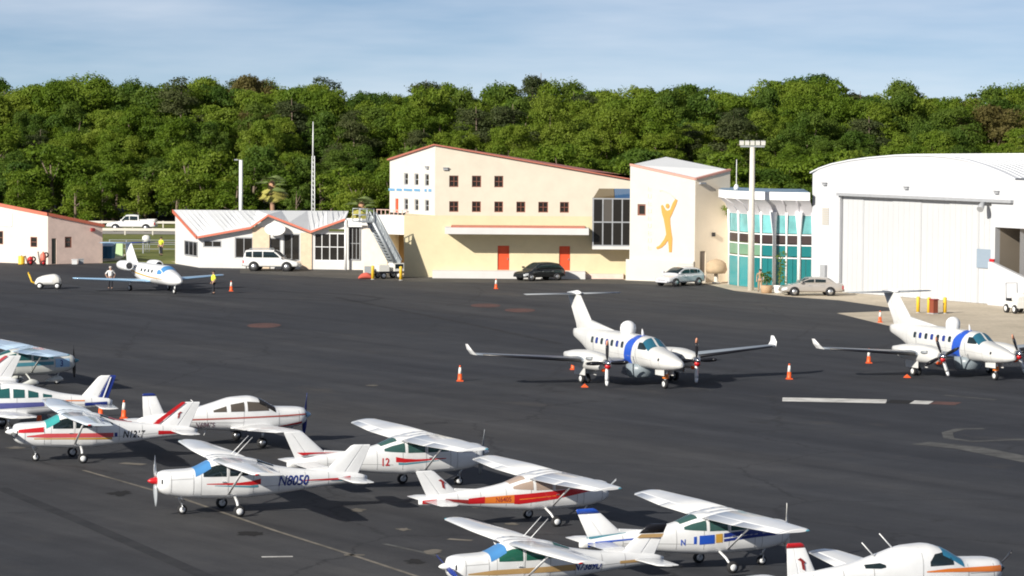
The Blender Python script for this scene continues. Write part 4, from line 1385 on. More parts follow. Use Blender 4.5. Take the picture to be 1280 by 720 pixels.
mb.rings([[p + Vector((0, 0, 0.10)) for p in ra], [p + Vector((0, 0, 0.10)) for p in rb]], False, False, False)
mb.rings([ra, [p + Vector((0, 0, 0.10)) for p in ra]], False, False, False)
roof = mb.build('roof', mat('pale_blue_grey_metal_roof', (0.66, 0.68, 0.72), 0.4, noise=0.06, nscale=0.6), H_)
mb = MB()
for k in range(1, 60):
    c0 = axis * (k * 0.6)
    mb.rings([[p + c0 + Vector((0, 0, 0.10)) for p in ra], [p + c0 + axis * 0.04 + Vector((0, 0, 0.14)) for p in ra], [p + c0 + axis * 0.08 + Vector((0, 0, 0.10)) for p in ra]], False, False, False)
tag(mb.build('seam', ROOFW, roof), kind='stuff')
for u in (0.0, ue):
    MB().face([HP.pt(u, 0, -0.5), HP.pt(u, 0, -36), HP.pt(u, arch[0][1], -36), HP.pt(u, arch[0][1], -0.5)]).build('side_wall', HW, H_)
MB().face([HP.pt(u, z, -36) for u, z in [(0, 0)] + arch + [(ue, 0)]]).build('back_wall', HW, H_)
MB().face([HP.pt(ue, arch[-1][1], -0.1), HP.pt(34, arch[-1][1], -0.1), HP.pt(34, arch[-1][1], -30), HP.pt(ue, arch[-1][1], -30)]).build('annex_roof', ROOFW, H_)
# recess at the right: back wall, sides, soffit
rc = mat('shaded_bay_cladding', (0.34, 0.29, 0.23), 0.7, noise=0.05, nscale=0.6)  # shade of the recess put into the colour as darker tan
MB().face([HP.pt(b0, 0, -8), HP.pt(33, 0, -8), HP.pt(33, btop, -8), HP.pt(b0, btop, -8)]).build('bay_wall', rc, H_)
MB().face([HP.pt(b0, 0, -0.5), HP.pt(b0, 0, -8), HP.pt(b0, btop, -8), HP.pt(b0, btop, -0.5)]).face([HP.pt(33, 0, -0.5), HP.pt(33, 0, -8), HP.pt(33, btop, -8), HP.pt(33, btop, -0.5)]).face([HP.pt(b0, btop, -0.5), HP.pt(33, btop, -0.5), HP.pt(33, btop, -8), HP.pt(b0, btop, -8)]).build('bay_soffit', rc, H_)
# sliding leaves
lb = [HP.uz(x, 300)[0] for x in (1050, 1075, 1112, 1147, 1183, 1219, 1239.5)]
DW = mat('door_leaf_white', (0.50, 0.51, 0.525), 0.5, noise=0.03, nscale=0.4)
for k in range(6):
    mb = MB()
    w0 = -0.34 if k % 2 else -0.27
    HP.box(mb, lb[k] + 0.01, lb[k + 1] + (0.06 if k < 5 else -0.01), 0.03, dtop - 0.06, w0 - 0.1, w0)
    leaf = mb.build('door_leaf', DW, H_)
    mb = MB()
    nr = max(3, int((lb[k + 1] - lb[k]) / 0.55))
    for q in range(nr + 1):
        uu = lerp(lb[k] + 0.06, lb[k + 1] - 0.06, q / nr)
        HP.box(mb, uu - 0.025, uu + 0.025, 0.05, dtop - 0.08, w0 + 0.001, w0 + 0.022)
    mb.build('leaf_rib', DW, leaf)
mb = MB()
HP.box(mb, dl - 0.1, HP.uz(1267, 255)[0], dtop - 0.05, dtop + 0.16, 0.004, 0.30)
mb.build('door_track', GREYM, H_)
mb = MB()
vv = HP.rect(1028.5, 259, 1036, 281)
for k in range(9):
    HP.box(mb, vv[0], vv[1], lerp(vv[2], vv[3], k / 9), lerp(vv[2], vv[3], (k + .7) / 9), 0.004, 0.06)
mb.build('louver', mat('beige_louver', (0.50, 0.47, 0.42), 0.5), H_)
for q in ((1032, 230), (1134, 235), (1247, 240.5)):
    sconce(H_, HP, *q)
u, z = HP.uz(1235, 259)
mb = MB()
mb.tube([HP.pt(u - 0.3, z + 0.35, 0.02), HP.pt(u - 0.1, z + 0.2, 0.5), HP.pt(u + 0.1, z - 0.15, 0.9)], [0.1, 0.2, 0.26], 10)
mb.build('flood_light', GREYM, H_)
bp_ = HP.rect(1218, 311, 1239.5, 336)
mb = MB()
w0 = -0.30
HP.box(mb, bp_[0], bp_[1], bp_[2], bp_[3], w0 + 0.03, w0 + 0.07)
mb.build('shadow_patch', mat('blue_grey_shadow_paint', (0.25, 0.31, 0.38), 0.5, noise=0.05), H_)  # shadow cast on the door, painted as a thin blue-grey plate
dd = HP.rect(1028, 331, 1034, 346)
mb = MB()
HP.box(mb, dd[0], dd[1], dd[2], dd[3], 0.004, 0.25)
mb.build('electrical_box', GREYM, H_)
u, z = HP.uz(1241, 327)
mb = MB()
HP.box(mb, u - 0.25, u + 0.2, z - 0.2, z + 0.2, 0.01, 0.12)
mb.build('red_beacon_box', RED, H_)
# white screen block standing before the recess, its top sloping down to the right
q_ = [HP.uz(*p) for p in ((1239.5, 327), (1244, 327.5), (1280, 345), (1330, 368))]
mb = MB()
pg = [(q_[0][0], 0)] + q_ + [(q_[3][0], 0)]
mb.rings([[HP.pt(u, z, 0.35) for u, z in pg], [HP.pt(u, z, 0.02) for u, z in pg]], False)
mb.build('screen_wall', HW, H_)

# ---- low terminal with folded roof
L_ = thing('low_terminal', 'low white terminal with a pale folded metal roof and red zigzag fascia', 'building', (0, 0, 0))
t0 = gp(249, 334.5)
t1 = gp(432, 337.2)
TP = Plane2(t0, t0 + (t1 - t0).normalized() * ((t1 - t0).length + 2.6))
tl = gp(219, 329.5)
TL = Plane2(tl, t0)
eave = [(250, 297.5), (282, 291.5), (315, 285.5), (337, 270), (363, 280), (390, 290.5), (411, 283), (433, 275)]
ez = [TP.uz(*q) for q in eave]
fr_h = [TP.rect(254, 300.5, 277, 309.5), TP.rect(293.5, 296.5, 316, 323), TP.rect(337, 297, 351, 323), TP.rect(354, 292, 375, 326), TP.rect(392.5, 286, 431.5, 326.5)]
wtop = [ez[0][1], ez[2][1]]
mb = MB()


def zt_at(u):
    for a, b_ in zip(ez, ez[1:]):
        if a[0] <= u <= b_[0]:
            return lerp(a[1], b_[1], (u - a[0]) / (b_[0] - a[0]))
    return ez[0][1] if u < ez[0][0] else ez[-1][1]


cuts = [0] + [e[0] for e in ez[1:]] + [TP.L]
for a, b_ in zip(cuts, cuts[1:]):
    hs = []
    for h in fr_h:
        lo_, hi_ = max(a, h[0]), min(b_, h[1])
        if hi_ - lo_ > 0.02:
            hs.append((lo_, hi_, h[2], min(h[3], min(zt_at(lo_), zt_at(hi_)) - 0.12)))
    TP.wall(mb, a, b_, 0, zt_at(a) - 0.02, zt_at(b_) - 0.02, hs, 0.15)
TL.wall(mb, 0, TL.L, 0, TL.uz(219, 266)[1], ez[0][1], [], 0.1)
w_ = mb.build('wall', WHITEW, L_)
for h, nx, nz in zip(fr_h, (2, 2, 1, 2, 4), (1, 1, 1, 1, 2)):
    um = (h[0] + h[1]) / 2
    zt = min(h[3], min(zt_at(h[0]), zt_at(h[1]), zt_at(um)) - 0.12) if um < TP.uz(380, 300)[0] else h[3] - 0.35
    TP.window(L_, (h[0], h[1], h[2], zt), WHITE if nx > 2 else GREYM, OPAQ, w=-0.12, nx=nx, nz=nz, f=0.09)
lwn = TL.rect(231.5, 300, 247.5, 321)
TL.window(L_, (lwn[0], lwn[1], lwn[2], lwn[3]), GREYM, OPAQ, w=0.006, nx=3, f=0.08)
mb = MB()
SANDST = mat('pale_sandstone', (0.66, 0.52, 0.38), 0.9, noise=0.12, nscale=3, bump=0.3)
a, b_ = TP.uz(316, 320)[0], TP.uz(337, 320)[0]
TP.box(mb, a, b_, 0.0, ez[2][1] + 0.1, 0.004, 0.12)
mb.build('stone_pier', SANDST, L_)
mb = MB()
a2, b2 = TP.uz(376, 320)[0], TP.uz(390, 320)[0]
TP.box(mb, a2, b2, 0.0, ez[5][1] - 0.03, 0.004, 0.12)
mb.build('stone_pier', SANDST, L_)
rid_z = hz(330, 264.2, 282)[1]
ov = 0.55
ev = [TP.pt(u, z, ov) for u, z in ez]
ev[0] = TP.pt(ez[0][0] - 0.1, ez[0][1], ov)
dback = TP.n * -9.0
lback = TL.pt(-0.3, 0, 0.1)
rback = []
for k, p in enumerate(ev):
    t = (ez[k][0] - ez[0][0]) / (ez[-1][0] - ez[0][0])
    q = Vector((lerp(lback.x, ev[-1].x - 0.2, t), lerp(lback.y, ev[-1].y + 9, t), rid_z))
    rback.append(q)
mb = MB()
th_ = Vector((0, 0, 0.16))
mb.rings([ev, rback], False, False, False)
mb.rings([[p + th_ for p in ev], [p + th_ for p in rback]], False, False, False)
mb.rings([rback, [p + th_ for p in rback]], False, False, False)
roof = mb.build('roof', ROOFW, L_)
mb = MB()
n_s = 34
for k in range(n_s):
    ut = lerp(ez[0][0], ez[-1][0], k / (n_s - 1))
    i = max(q for q in range(len(ez) - 1) if ez[q][0] <= ut + 1e-6)
    f_ = min(1, (ut - ez[i][0]) / (ez[i + 1][0] - ez[i][0]))
    a, b_ = ev[i].lerp(ev[i + 1], f_) + th_, rback[i].lerp(rback[i + 1], f_) + th_
    a, b_ = a.lerp(b_, 0.02), a.lerp(b_, 0.98)
    sx = Vector((0.025, 0, 0))
    up = Vector((0, 0, 0.018))
    mb.rings([[a - sx, a - sx + up, a + sx + up, a + sx], [b_ - sx, b_ - sx + up, b_ + sx + up, b_ + sx]], False)
tag(mb.build('seam', STEELW, roof), kind='stuff')


def strip(mb, P, h0, h1, dn, t):
    mb.rings([[p + Vector((0, 0, h0)) + dn * t for p in P], [p + Vector((0, 0, h1)) + dn * t for p in P], [p + Vector((0, 0, h1)) for p in P], [p + Vector((0, 0, h0)) for p in P], [p + Vector((0, 0, h0)) + dn * t for p in P]], False, False, False)


FASC = mat('red_orange_fascia', (0.56, 0.15, 0.09), 0.5, noise=0.08, nscale=2)
mb = MB()
strip(mb, [p + TP.n * 0.01 for p in ev], -0.02, 0.17, TP.n, 0.07)
strip(mb, [rback[0] + TL.n * 0.02, ev[0] + TL.n * 0.02], -0.10, 0.19, TL.n, 0.07)
mb.build('fascia', FASC, roof)
u, z = TP.uz(346, 286)
q0 = [(u + 0.92 * math.cos(t * PI / 12), z + 0.56 * math.sin(t * PI / 12)) for t in range(24)]
MB().rings([[TP.pt(a, b_, 0.62 + 0.02) for a, b_ in q0], [TP.pt(a, b_, 0.80) for a, b_ in q0]], False).build('oval_sign', WHITE, L_)
pu = TP.uz(433.5, 300)[0]
MB().tube([TP.pt(pu, 0, 0.5), TP.pt(pu, ez[-1][1] + 0.05, 0.5)], 0.11, 10).build('post', WHITE, L_)
mb = MB()
for k in range(4):
    MB
uu0 = TP.uz(436, 300)[0]
TPx = TP
wd = TP.rect(436, 283.5, 450.5, 325)
mb = MB()
TP.box(mb, wd[0] - 0.15, wd[1] + 0.2, wd[3] + 0.02, wd[3] + 0.75, 0.005, 0.4)
mb.build('flat_canopy', WHITE, L_)
TP.window(L_, wd, GREYM, OPAQ, w=0.01, nx=3, nz=2, f=0.07)
mb = MB()
TP.box(mb, ez[-1][0] - 0.1, TP.L + 0.1, 3.9, 4.12, -9, 0.45)
mb.build('flat_roof', WHITEW, L_)
mb = MB()
TP.box(mb, -0.02, fr_h[0][1] + 2.2, 0, 0.5, 0.004, 0.12)
mb.build('plinth', WHITEW, L_)
MB().face([TP.pt(TP.L, 0, 0), TP.pt(TP.L, 0, -9), TP.pt(TP.L, 4.0, -9), TP.pt(TP.L, 4.0, 0)]).face([(tl.x, tl.y, 0), (tl.x + 0.3, tl.y + 8, 0), (tl.x + 0.3, tl.y + 8, rid_z), (tl.x, tl.y, rid_z)]).build('side_wall', WHITEW, L_)

# ---- link block between terminal and cream building: white terrace over a brown recess
K_ = thing('link_block', 'white terrace block over a brown recess beside the gangway stairs', 'building', (0, 0, 0))
KP = Plane2((hz(452, 300, 266.5)[0], 266.5), (hz(508, 300, 264.5)[0], 264.5))
r = KP.rect(470, 268.5, 508, 293.5)
mb = MB()
KP.box(mb, r[0], KP.L, r[2], r[3], -3, 0)
mb.build('parapet', WHITEW, K_)
mb = MB()
KP.box(mb, 0, KP.uz(482, 300)[0], 0, r[2] + 0.4, -3.2, -0.3)
mb.build('wall', mat('pale_cream_block', (0.72, 0.62, 0.50), 0.85, noise=0.1, nscale=2), K_)
mb = MB()
KP.box(mb, KP.uz(482, 300)[0], KP.L, 0, r[2], -2.6, -2.3)
mb.build('recess_wall', BROWNW, K_)
PRAIL = mat('pink_rail_paint', (0.62, 0.42, 0.36), 0.5)
mb = MB()
KP.box(mb, r[0], KP.L, r[3] + 0.42, r[3] + 0.48, -0.13, -0.05)
ra_ = mb.build('railing', PRAIL, K_)
for k in range(8):
    uu = lerp(r[0] + 0.05, KP.L - 0.05, k / 7)
    mb = MB()
    KP.box(mb, uu - 0.03, uu + 0.03, r[3] + 0.002, r[3] + 0.419, -0.12, -0.06)
    mb.build('post', PRAIL, ra_)

# ---- pink building at the left edge
N_ = thing('stucco_building', 'pink stucco building with sloping red roof edge at the left edge', 'building', (0, 0, 0))
n1 = gp(60, 330.5)
n0 = n1 + Vector((-9.5, 5.0, 0))
n2 = n1 + Vector((4.45, 3.0, 0))
NL, NR = Plane2(n0, n1), Plane2(n1, n2)
zN1, zN2 = NL.uz(60, 269)[1], NR.uz(118.5, 283.5)[1]
zN0 = lerp(zN1, NL.uz(0, 257)[1], NL.L / (NL.L - NL.uz(0, 257)[0]))
hl = [NL.rect(-4, 288.5, 4, 305.5), NL.rect(38, 296, 46.5, 309)]
hr = [NR.rect(64.5, 298, 70.5, 323), NR.rect(81, 296, 89.5, 309.5)]
hr[0] = (hr[0][0], hr[0][1], 0.02, hr[0][3])
mb = MB()
NL.wall(mb, 0, NL.L, 0, zN0, zN1, hl, 0.15)
mb.build('wall', PINKWH, N_)
mb = MB()
NR.wall(mb, 0, NR.L, 0, zN1, zN2, hr, 0.15)
nb_ = n2 + Vector((-9.5, 6.5, 0)) 
mb.face([(n2.x, n2.y, 0), (nb_.x, nb_.y, 0), (nb_.x, nb_.y, zN2 + 1.0), (n2.x, n2.y, zN2)])
mb.build('wall', PINKW, N_)
for h in hl:
    NL.window(N_, h, BROWNF, OPAQ, w=-0.1, nz=2, f=0.07)
NR.window(N_, hr[1], BROWNF, OPAQ, w=-0.1, nz=2, f=0.07)
mb = MB()
NR.box(mb, hr[0][0] + 0.02, hr[0][1] - 0.02, 0.03, hr[0][3] - 0.02, -0.12, -0.06)
mb.build('door', mat('dark_green_door', (0.05, 0.06, 0.05), 0.4), N_)
rr = [(n0, zN0), (n1, zN1), (n2, zN2), (nb_, zN0 * 0.5 + zN2 * 0.5)]
mb = MB()
mb.rings([[(p.x, p.y, z + 0.01) for p, z in rr], [(p.x, p.y, z + 0.2) for p, z in rr]], False)
mb.build('roof', ROOFW, N_)
mb = MB()
up = Vector((0, 0, 1))
strip(mb, [n0 + up * zN0 + NL.n * 0.02, n1 + up * zN1 + NL.n * 0.02], -0.05, 0.22, NL.n, 0.10)
strip(mb, [n1 + up * zN1 + NR.n * 0.02, n2 + up * zN2 + NR.n * 0.02 + NR.d * 0.15], -0.05, 0.22, NR.n, 0.10)
mb.build('fascia', FASC, N_)
sg = NL.rect(-8, 266, 15, 283)
mb = MB()
NL.box(mb, sg[0], sg[1], sg[2], sg[3], 0.004, 0.06)
mb.build('sign_panel', mat('pale_sign_board', (0.70, 0.72, 0.76), 0.5), N_)
u, z = NR.uz(115, 287)
mb = MB()
NR.box(mb, u - 0.15, u + 0.15, z - 0.15, z + 0.15, 0.005, 0.3)
mb.build('wall_light', DKRED, N_)
#@@PART3
# ------------------------------------------------------------------ road vehicles
def car(name, label, cat, loc, rz, paint, kind):
    root = thing(name, label, cat, loc, R(rz))
    D = {'suv': dict(L=4.9, w=0.96, zb=0.36, belt=1.12, hood=1.06, cab=[(-2.36, 1.2), (-2.2, 1.80), (-1.2, 1.86), (0.25, 1.84), (1.15, 1.14)], dw=0.40, ax=(-1.42, 1.45)),
         'hatch': dict(L=4.2, w=0.88, zb=0.28, belt=0.98, hood=0.94, cab=[(-1.95, 1.05), (-1.5, 1.42), (-0.6, 1.53), (0.2, 1.50), (1.15, 0.98)], dw=0.32, ax=(-1.25, 1.32)),
         'sedan': dict(L=4.85, w=0.91, zb=0.28, belt=0.98, hood=0.93, cab=[(-1.85, 0.98), (-1.15, 1.40), (-0.4, 1.46), (0.25, 1.43), (1.15, 0.97)], dw=0.33, ax=(-1.35, 1.42)),
         'pickup': dict(L=5.5, w=0.97, zb=0.45, belt=1.18, hood=1.12, cab=[(-0.95, 1.15), (-0.85, 1.80), (-0.2, 1.88), (0.55, 1.84), (1.25, 1.16)], dw=0.40, ax=(-1.7, 1.7))}[kind]
    h, w, zb, bt, hd_ = D['L'] / 2, D['w'], D['zb'], D['belt'], D['hood']
    rear = bt if kind != 'sedan' else bt - 0.02
    Bd = Loft([(-h, zb + 0.15, rear - 0.12, w * 0.80, 4), (-h + 0.08, zb + 0.04, rear - 0.02, w * 0.93, 5), (-h + 0.5, zb, bt, w, 6), (0, zb, bt, w, 6), (1.0, zb, bt - 0.01, w, 6), (h - 0.7, zb, hd_ - 0.08, w * 0.98, 5), (h - 0.12, zb + 0.02, hd_ - 0.22, w * 0.90, 4.5), (h, zb + 0.12, hd_ - 0.34, w * 0.78, 4)])
    body = Bd.mesh(30, 28).build('body', paint, root)
    cs = D['cab']
    Cb = Loft([(x, bt - 0.25, z, (w - 0.06) if z < bt + 0.15 else w - 0.12, 3.6) for x, z in cs])
    Cb.mesh(22, 24).build('cabin', paint, root)
    x0, x1 = cs[1][0], cs[-2][0]
    xm = (x0 + x1) / 2
    for sd_ in (1, -1):
        zt = lambda x: Cb.at(x)[1] - 0.16
        zl_ = bt + 0.06
        xa = lerp(cs[-2][0], cs[-1][0], 0.62)
        Cb.side_patch(MB(), [(xa, zl_, zl_ + 0.05), (x1 + 0.05, zl_, zt(x1 + 0.05)), (xm + 0.35, zl_, zt(xm + 0.35))], sd_, 0.008).build('side_window', GLASS, root)
        if kind != 'pickup':
            Cb.side_patch(MB(), [(xm + 0.27, zl_, zt(xm + 0.27)), (xm - 0.55, zl_, zt(xm - 0.55))], sd_, 0.008).build('side_window', GLASS, root)
            if kind in ('suv', 'hatch'):
                Cb.side_patch(MB(), [(xm - 0.63, zl_, zt(xm - 0.63)), (x0 + 0.05, zl_ + 0.05, zt(x0 + 0.05))], sd_, 0.008).build('side_window', GLASS, root)
        else:
            Cb.side_patch(MB(), [(xm + 0.27, zl_, zt(xm + 0.27)), (x0 + 0.1, zl_, zt(x0 + 0.1))], sd_, 0.008).build('side_window', GLASS, root)
        for a, b_ in ((0.98, 0.06), (0.02, -0.92)) if kind != 'pickup' else ((1.05, -0.1),):
            dpa = MB()
            Bd.side_patch(dpa, [(a, zb + 0.16, bt - 0.03), (b_, zb + 0.16, bt - 0.03)], sd_, 0.007)
            dpa = dpa.build('door', paint, root)
            MB().box((b_ + 0.08, sd_ * (w + 0.012) - 0.012, bt - 0.2), (b_ + 0.26, sd_ * (w + 0.012) + 0.012, bt - 0.16)).build('handle', METAL, dpa)
        Bd.side_patch(MB(), [(h - 0.03, hd_ - 0.50, hd_ - 0.38), (h - 0.16, hd_ - 0.52, hd_ - 0.30), (h - 0.45, hd_ - 0.42, hd_ - 0.26)], sd_, 0.012).build('headlight', mat('headlamp_lens', (0.7, 0.72, 0.74), 0.1), root)
        Bd.side_patch(MB(), [(-h + 0.02, rear - 0.45, rear - 0.18), (-h + 0.16, rear - 0.45, rear - 0.14)], sd_, 0.004).build('taillight', RED, root)
        m_ = MB().box((cs[-1][0] - 0.3, sd_ * (w + 0.10) - 0.10, bt + 0.03), (cs[-1][0] - 0.14, sd_ * (w + 0.10) + 0.08, bt + 0.17))
        m_.build('mirror', paint, root)
        for ax in D['ax']:
            arch_ = MB().lathe([(D['dw'] + 0.06, -0.01), (D['dw'] + 0.06, 0.012), (0.02, 0.012)], 18, 'y', (ax, sd_ * (w - 0.03), D['dw']), cap=False)
            arch_ = MB().lathe([(0.01, -0.02), (D['dw'] + 0.06, -0.02), (D['dw'] + 0.06, 0.02), (0.01, 0.02)], 20, 'y', (ax, sd_ * (w - 0.015), D['dw']))
            arch_.build('wheel_arch', BLACK, root)
            wheel(root, ax, sd_ * (w - 0.06), D['dw'], 0.24, hub=METAL)
    ws = MB()
    Cb.top_patch(ws, [(cs[-2][0] + 0.06, -0.95, 0.95), (lerp(cs[-2][0], cs[-1][0], 0.85), -1.05, 1.05)], 0.008, 10)
    ws.build('windscreen', GLASS, root)
    if kind != 'suv':
        Cb.top_patch(MB(), [(cs[1][0] - 0.02, -0.9, 0.9), (lerp(cs[1][0], cs[0][0], 0.75), -0.95, 0.95)], 0.008, 10).build('rear_window', GLASS, root)
    MB().box((h - 0.03, -0.42, zb + 0.22), (h + 0.02, 0.42, hd_ - 0.42)).build('grille', BLACK, root)
    MB().box((h - 0.06, -w * 0.74, zb + 0.05), (h + 0.05, w * 0.74, zb + 0.19)).build('bumper', GREYP if kind in ('pickup', 'suv') else paint, root)
    MB().box((-h - 0.05, -w * 0.76, zb + 0.06), (-h + 0.06, w * 0.76, zb + 0.22)).build('bumper', GREYP if kind in ('pickup', 'suv') else paint, root)
    if kind == 'pickup':
        MB().box((-2.6, -0.74, bt + 0.004), (-1.05, 0.74, bt + 0.012)).build('cargo_bed', BLACK, root)
        for sd_ in (1, -1):
            MB().box((-2.68, sd_ * 0.87 - 0.06, bt - 0.02), (-1.0, sd_ * 0.87 + 0.06, bt + 0.16)).build('bed_rail', paint, root)
        MB().box((-2.72, -0.93, bt - 0.02), (-2.63, 0.93, bt + 0.16)).build('tailgate', paint, root)
    if kind == 'suv':
        for sd_ in (1, -1):
            MB().tube([(-1.9, sd_ * 0.62, 1.85), (-1.8, sd_ * 0.62, 1.92), (0.0, sd_ * 0.62, 1.92), (0.1, sd_ * 0.62, 1.84)], 0.025, 6).build('roof_rail', GREYP, root)
    return root


CARW = mat('white_car_paint', (0.78, 0.78, 0.77), 0.2, coat=1.0)
CARB = mat('black_car_paint', (0.012, 0.014, 0.016), 0.15, coat=1.0)
CARS = mat('silver_car_paint', (0.62, 0.62, 0.66), 0.3, metal=0.1, coat=1.0)
CARG = mat('grey_beige_car_paint', (0.42, 0.39, 0.36), 0.3, metal=0.15, coat=1.0)
car('parked_car', 'white suv parked in front of the low white terminal', 'car', gp(340, 338.5), -6, CARW, 'suv')
car('parked_car', 'black hatchback parked in front of the orange-red doors', 'car', gp(674, 350.5), 214, CARB, 'hatch')
car('parked_car', 'silver hatchback parked at the foot of the golfer tower', 'car', gp(850, 357), 222, CARS, 'hatch')
car('parked_car', 'grey sedan parked between teal lobby and hangar door', 'car', gp(1014, 369.2), 183, CARG, 'sedan')
car('pickup_truck', 'white pickup truck on the road behind the pink building', 'truck', (hz(165, 286, 347.5)[0], 347.5, 0.01), 178, CARW, 'pickup')

# ------------------------------------------------------------------ cones, bollards, equipment
def cone(px, py, label, s=1.0):
    c = thing('traffic_cone', label, 'traffic cone', gp(px, py), 0, 'traffic cones on the apron', (s, s, s))
    MB().box((-0.19, -0.19, 0.005), (0.19, 0.19, 0.05)).build('base', ORSAFE, c)
    MB().lathe([(0.15, 0.05), (0.135, 0.10), (0.105, 0.42)], 14).build('body', ORSAFE, c)
    MB().lathe([(0.108, 0.422), (0.062, 0.78)], 14).build('reflective_band', REFL, c)
    MB().lathe([(0.060, 0.782), (0.045, 0.87), (0.035, 0.885)], 14).build('tip', ORSAFE, c)
    return c


for q in ((575, 476.5, 'orange and white cone alone on the open apron'), (986.5, 474, 'cone between the two turboprops off a white winglet'), (716.5, 462, 'cone under the wing of the left turboprop'),
          (289, 364, 'cone beside the man in yellow near the jet'), (155, 523, 'cone behind the stripe-tailed aircraft, right of another cone'), (126, 521, 'cone right at the blue rudder of the parked aircraft'),
          (620, 361, 'cone in front of the left orange-red door'), (1086, 454, 'cone under the wing of the right turboprop'), (1100, 403, 'cone on the concrete behind the right turboprop'),
          (49, 530, 'cone between the two aircraft at the left edge')):
    cone(*q, s=0.95 if q[1] > 440 else 0.9)

chock = MB().prism([(-0.2, 0), (0.2, 0), (0, 0.18)], -0.15, 0.15, Matrix.Rotation(PI / 2, 4, 'X'))
for px, py, lab in ((731, 484, 'orange chock at the main wheel of the left turboprop'), (1134, 472, 'orange chock at the main wheel of the right turboprop')):
    o = MB()
    o.v, o.f, o.sm = list(chock.v), list(chock.f), list(chock.sm)
    o = o.build('wheel_chock', ORSAFE)
    o.location = gp(px, py)
    tag(o, lab, 'wheel chock')

bols = [(1147.5, 391, 'yellow bollard left of the brown cabinet by the hangar door'), (1161, 392, 'yellow bollard directly beside the brown cabinet'), (1181, 392, 'yellow bollard right of the brown cabinet'),
        (466, 349.5, 'yellow bollard left of the stair truck'), (501, 350.5, 'yellow bollard between stair truck and cream building')]
for px, py, lab in bols:
    b = thing('bollard', lab, 'bollard', gp(px, py), 0, 'yellow bollards')
    MB().lathe([(0.13, 0), (0.13, 1.08), (0.10, 1.14), (0.02, 1.16)], 12).build('post', YELLOW, b)
    MB().lathe([(0.17, 0.0), (0.17, 0.05), (0.132, 0.06)], 12, cap=False).build('base_plate', GREYM, b)
c = thing('cabinet', 'brown metal cabinet standing among yellow bollards', 'cabinet', gp(1167, 392.5), R(-60))
MB().box((-0.24, -0.2, 0.08), (0.24, 0.2, 1.0)).build('body', mat('brown_cabinet_paint', (0.24, 0.06, 0.03), 0.5), c)
MB().box((-0.28, -0.24, 1.0), (0.28, 0.24, 1.07)).build('lid', DKRED, c)
MB().box((-0.27, -0.23, 0), (0.27, 0.23, 0.08)).build('base', GREYM, c)

# ground tug left of the jet: white rounded body with a yellow tow bar
t = thing('aircraft_tug', 'small white rounded tug with raised yellow tow bar beside the jet', 'tug', gp(60, 361), R(4))
Lb = Loft([(-1.0, 0.35, 0.55, 0.25, 2.5), (-0.8, 0.28, 0.85, 0.5, 3), (-0.1, 0.26, 1.08, 0.56, 3), (0.5, 0.26, 1.15, 0.56, 3), (0.85, 0.28, 1.0, 0.52, 3), (1.0, 0.4, 0.7, 0.4, 3)])
Lb.mesh(18, 18).build('body', CREAMW, t)
Lb.side_patch(MB(), [(-0.5, 0.5, 0.8), (0.4, 0.5, 0.9)], -1, 0.01).build('side_panel', WHITE, t)
for ax, yy in ((-0.6, 0.5), (-0.6, -0.5), (0.75, 0.55), (0.75, -0.55)):
    wheel(t, ax, yy, 0.26, 0.2)
MB().tube([(-0.95, 0, 0.4), (-1.25, 0, 0.55), (-1.5, 0, 1.25)], 0.07, 8).tube([(-1.5, -0.22, 1.25), (-1.5, 0.22, 1.25)], 0.05, 6).build('tow_bar', YELLOW, t)

# stair truck
s_ = thing('stair_truck', 'grey boarding stairs on a white truck beside the cream building', 'stair truck', gp(484, 348), R(24))
STG = mat('galvanised_steel', (0.42, 0.45, 0.47), 0.45, metal=0.3, noise=0.12, nscale=4)
MB().box((-1.0, -0.7, 0.45), (1.15, 0.7, 0.62)).build('chassis', BLACK, s_)
MB().box((-1.0, -0.72, 0.625), (-0.1, 0.72, 1.15)).build('engine_housing', CREAMW, s_)
MB().box((0.35, -0.75, 0.625), (1.2, 0.75, 1.3)).build('cab', CREAMW, s_)
MB().box((0.42, -0.765, 0.85), (1.12, -0.752, 1.22)).build('cab_window', GLASS, s_)
for ax in (-0.6, 0.75):
    for yy in (0.66, -0.66):
        wheel(s_, ax, yy, 0.28, 0.2)
a, b_ = Vector((0.75, 0, 0.75)), Vector((-1.55, 0, 4.75))
for yy in (0.62, -0.62):
    MB().tube([a + Vector((0, yy, 0)), b_ + Vector((0, yy, 0))], 0.13, 8).build('stringer', STG, s_)
    m_ = MB().tube([a + Vector((0.2, yy, 0.8)), b_ + Vector((0.2, yy, 0.8))], 0.05, 8)
    for k in range(9):
        p = a.lerp(b_, k / 8) + Vector((0, yy, 0))
        m_.tube([p, p + Vector((0.2, 0, 0.8))], 0.035, 6)
    m_.build('handrail', STG, s_)
    m2 = MB().rings([[a + Vector((0, yy * 1.03, 0.1)), b_ + Vector((0, yy * 1.03, 0.1))], [a + Vector((0.3, yy * 1.03, 0.85)), b_ + Vector((0.3, yy * 1.03, 0.85))]], False, False, False)
    m2.build('side_mesh', mat('grey_mesh_panel', (0.50, 0.54, 0.56), 0.5, noise=0.15, nscale=8), s_)
for k in range(16):
    p = a.lerp(b_, (k + 0.5) / 16)
    MB().box((p.x - 0.14, -0.58, p.z - 0.02), (p.x + 0.14, 0.58, p.z + 0.02)).build('step', STG, s_)
MB().box((b_.x - 1.3, -0.75, b_.z - 0.05), (b_.x + 0.1, 0.75, b_.z + 0.05)).build('platform', STG, s_)
for yy in (-0.72, 0.72):
    pr = MB()
    for xx in (-1.25, -0.6, 0.05):
        pr.tube([(b_.x + xx, yy, b_.z + 0.05), (b_.x + xx, yy, b_.z + 1.05)], 0.035, 6)
    for zz in (0.55, 1.05):
        pr.tube([(b_.x - 1.25, yy, b_.z + zz), (b_.x + 0.05, yy, b_.z + zz)], 0.035, 6)
    pr.build('railing', STG, s_)
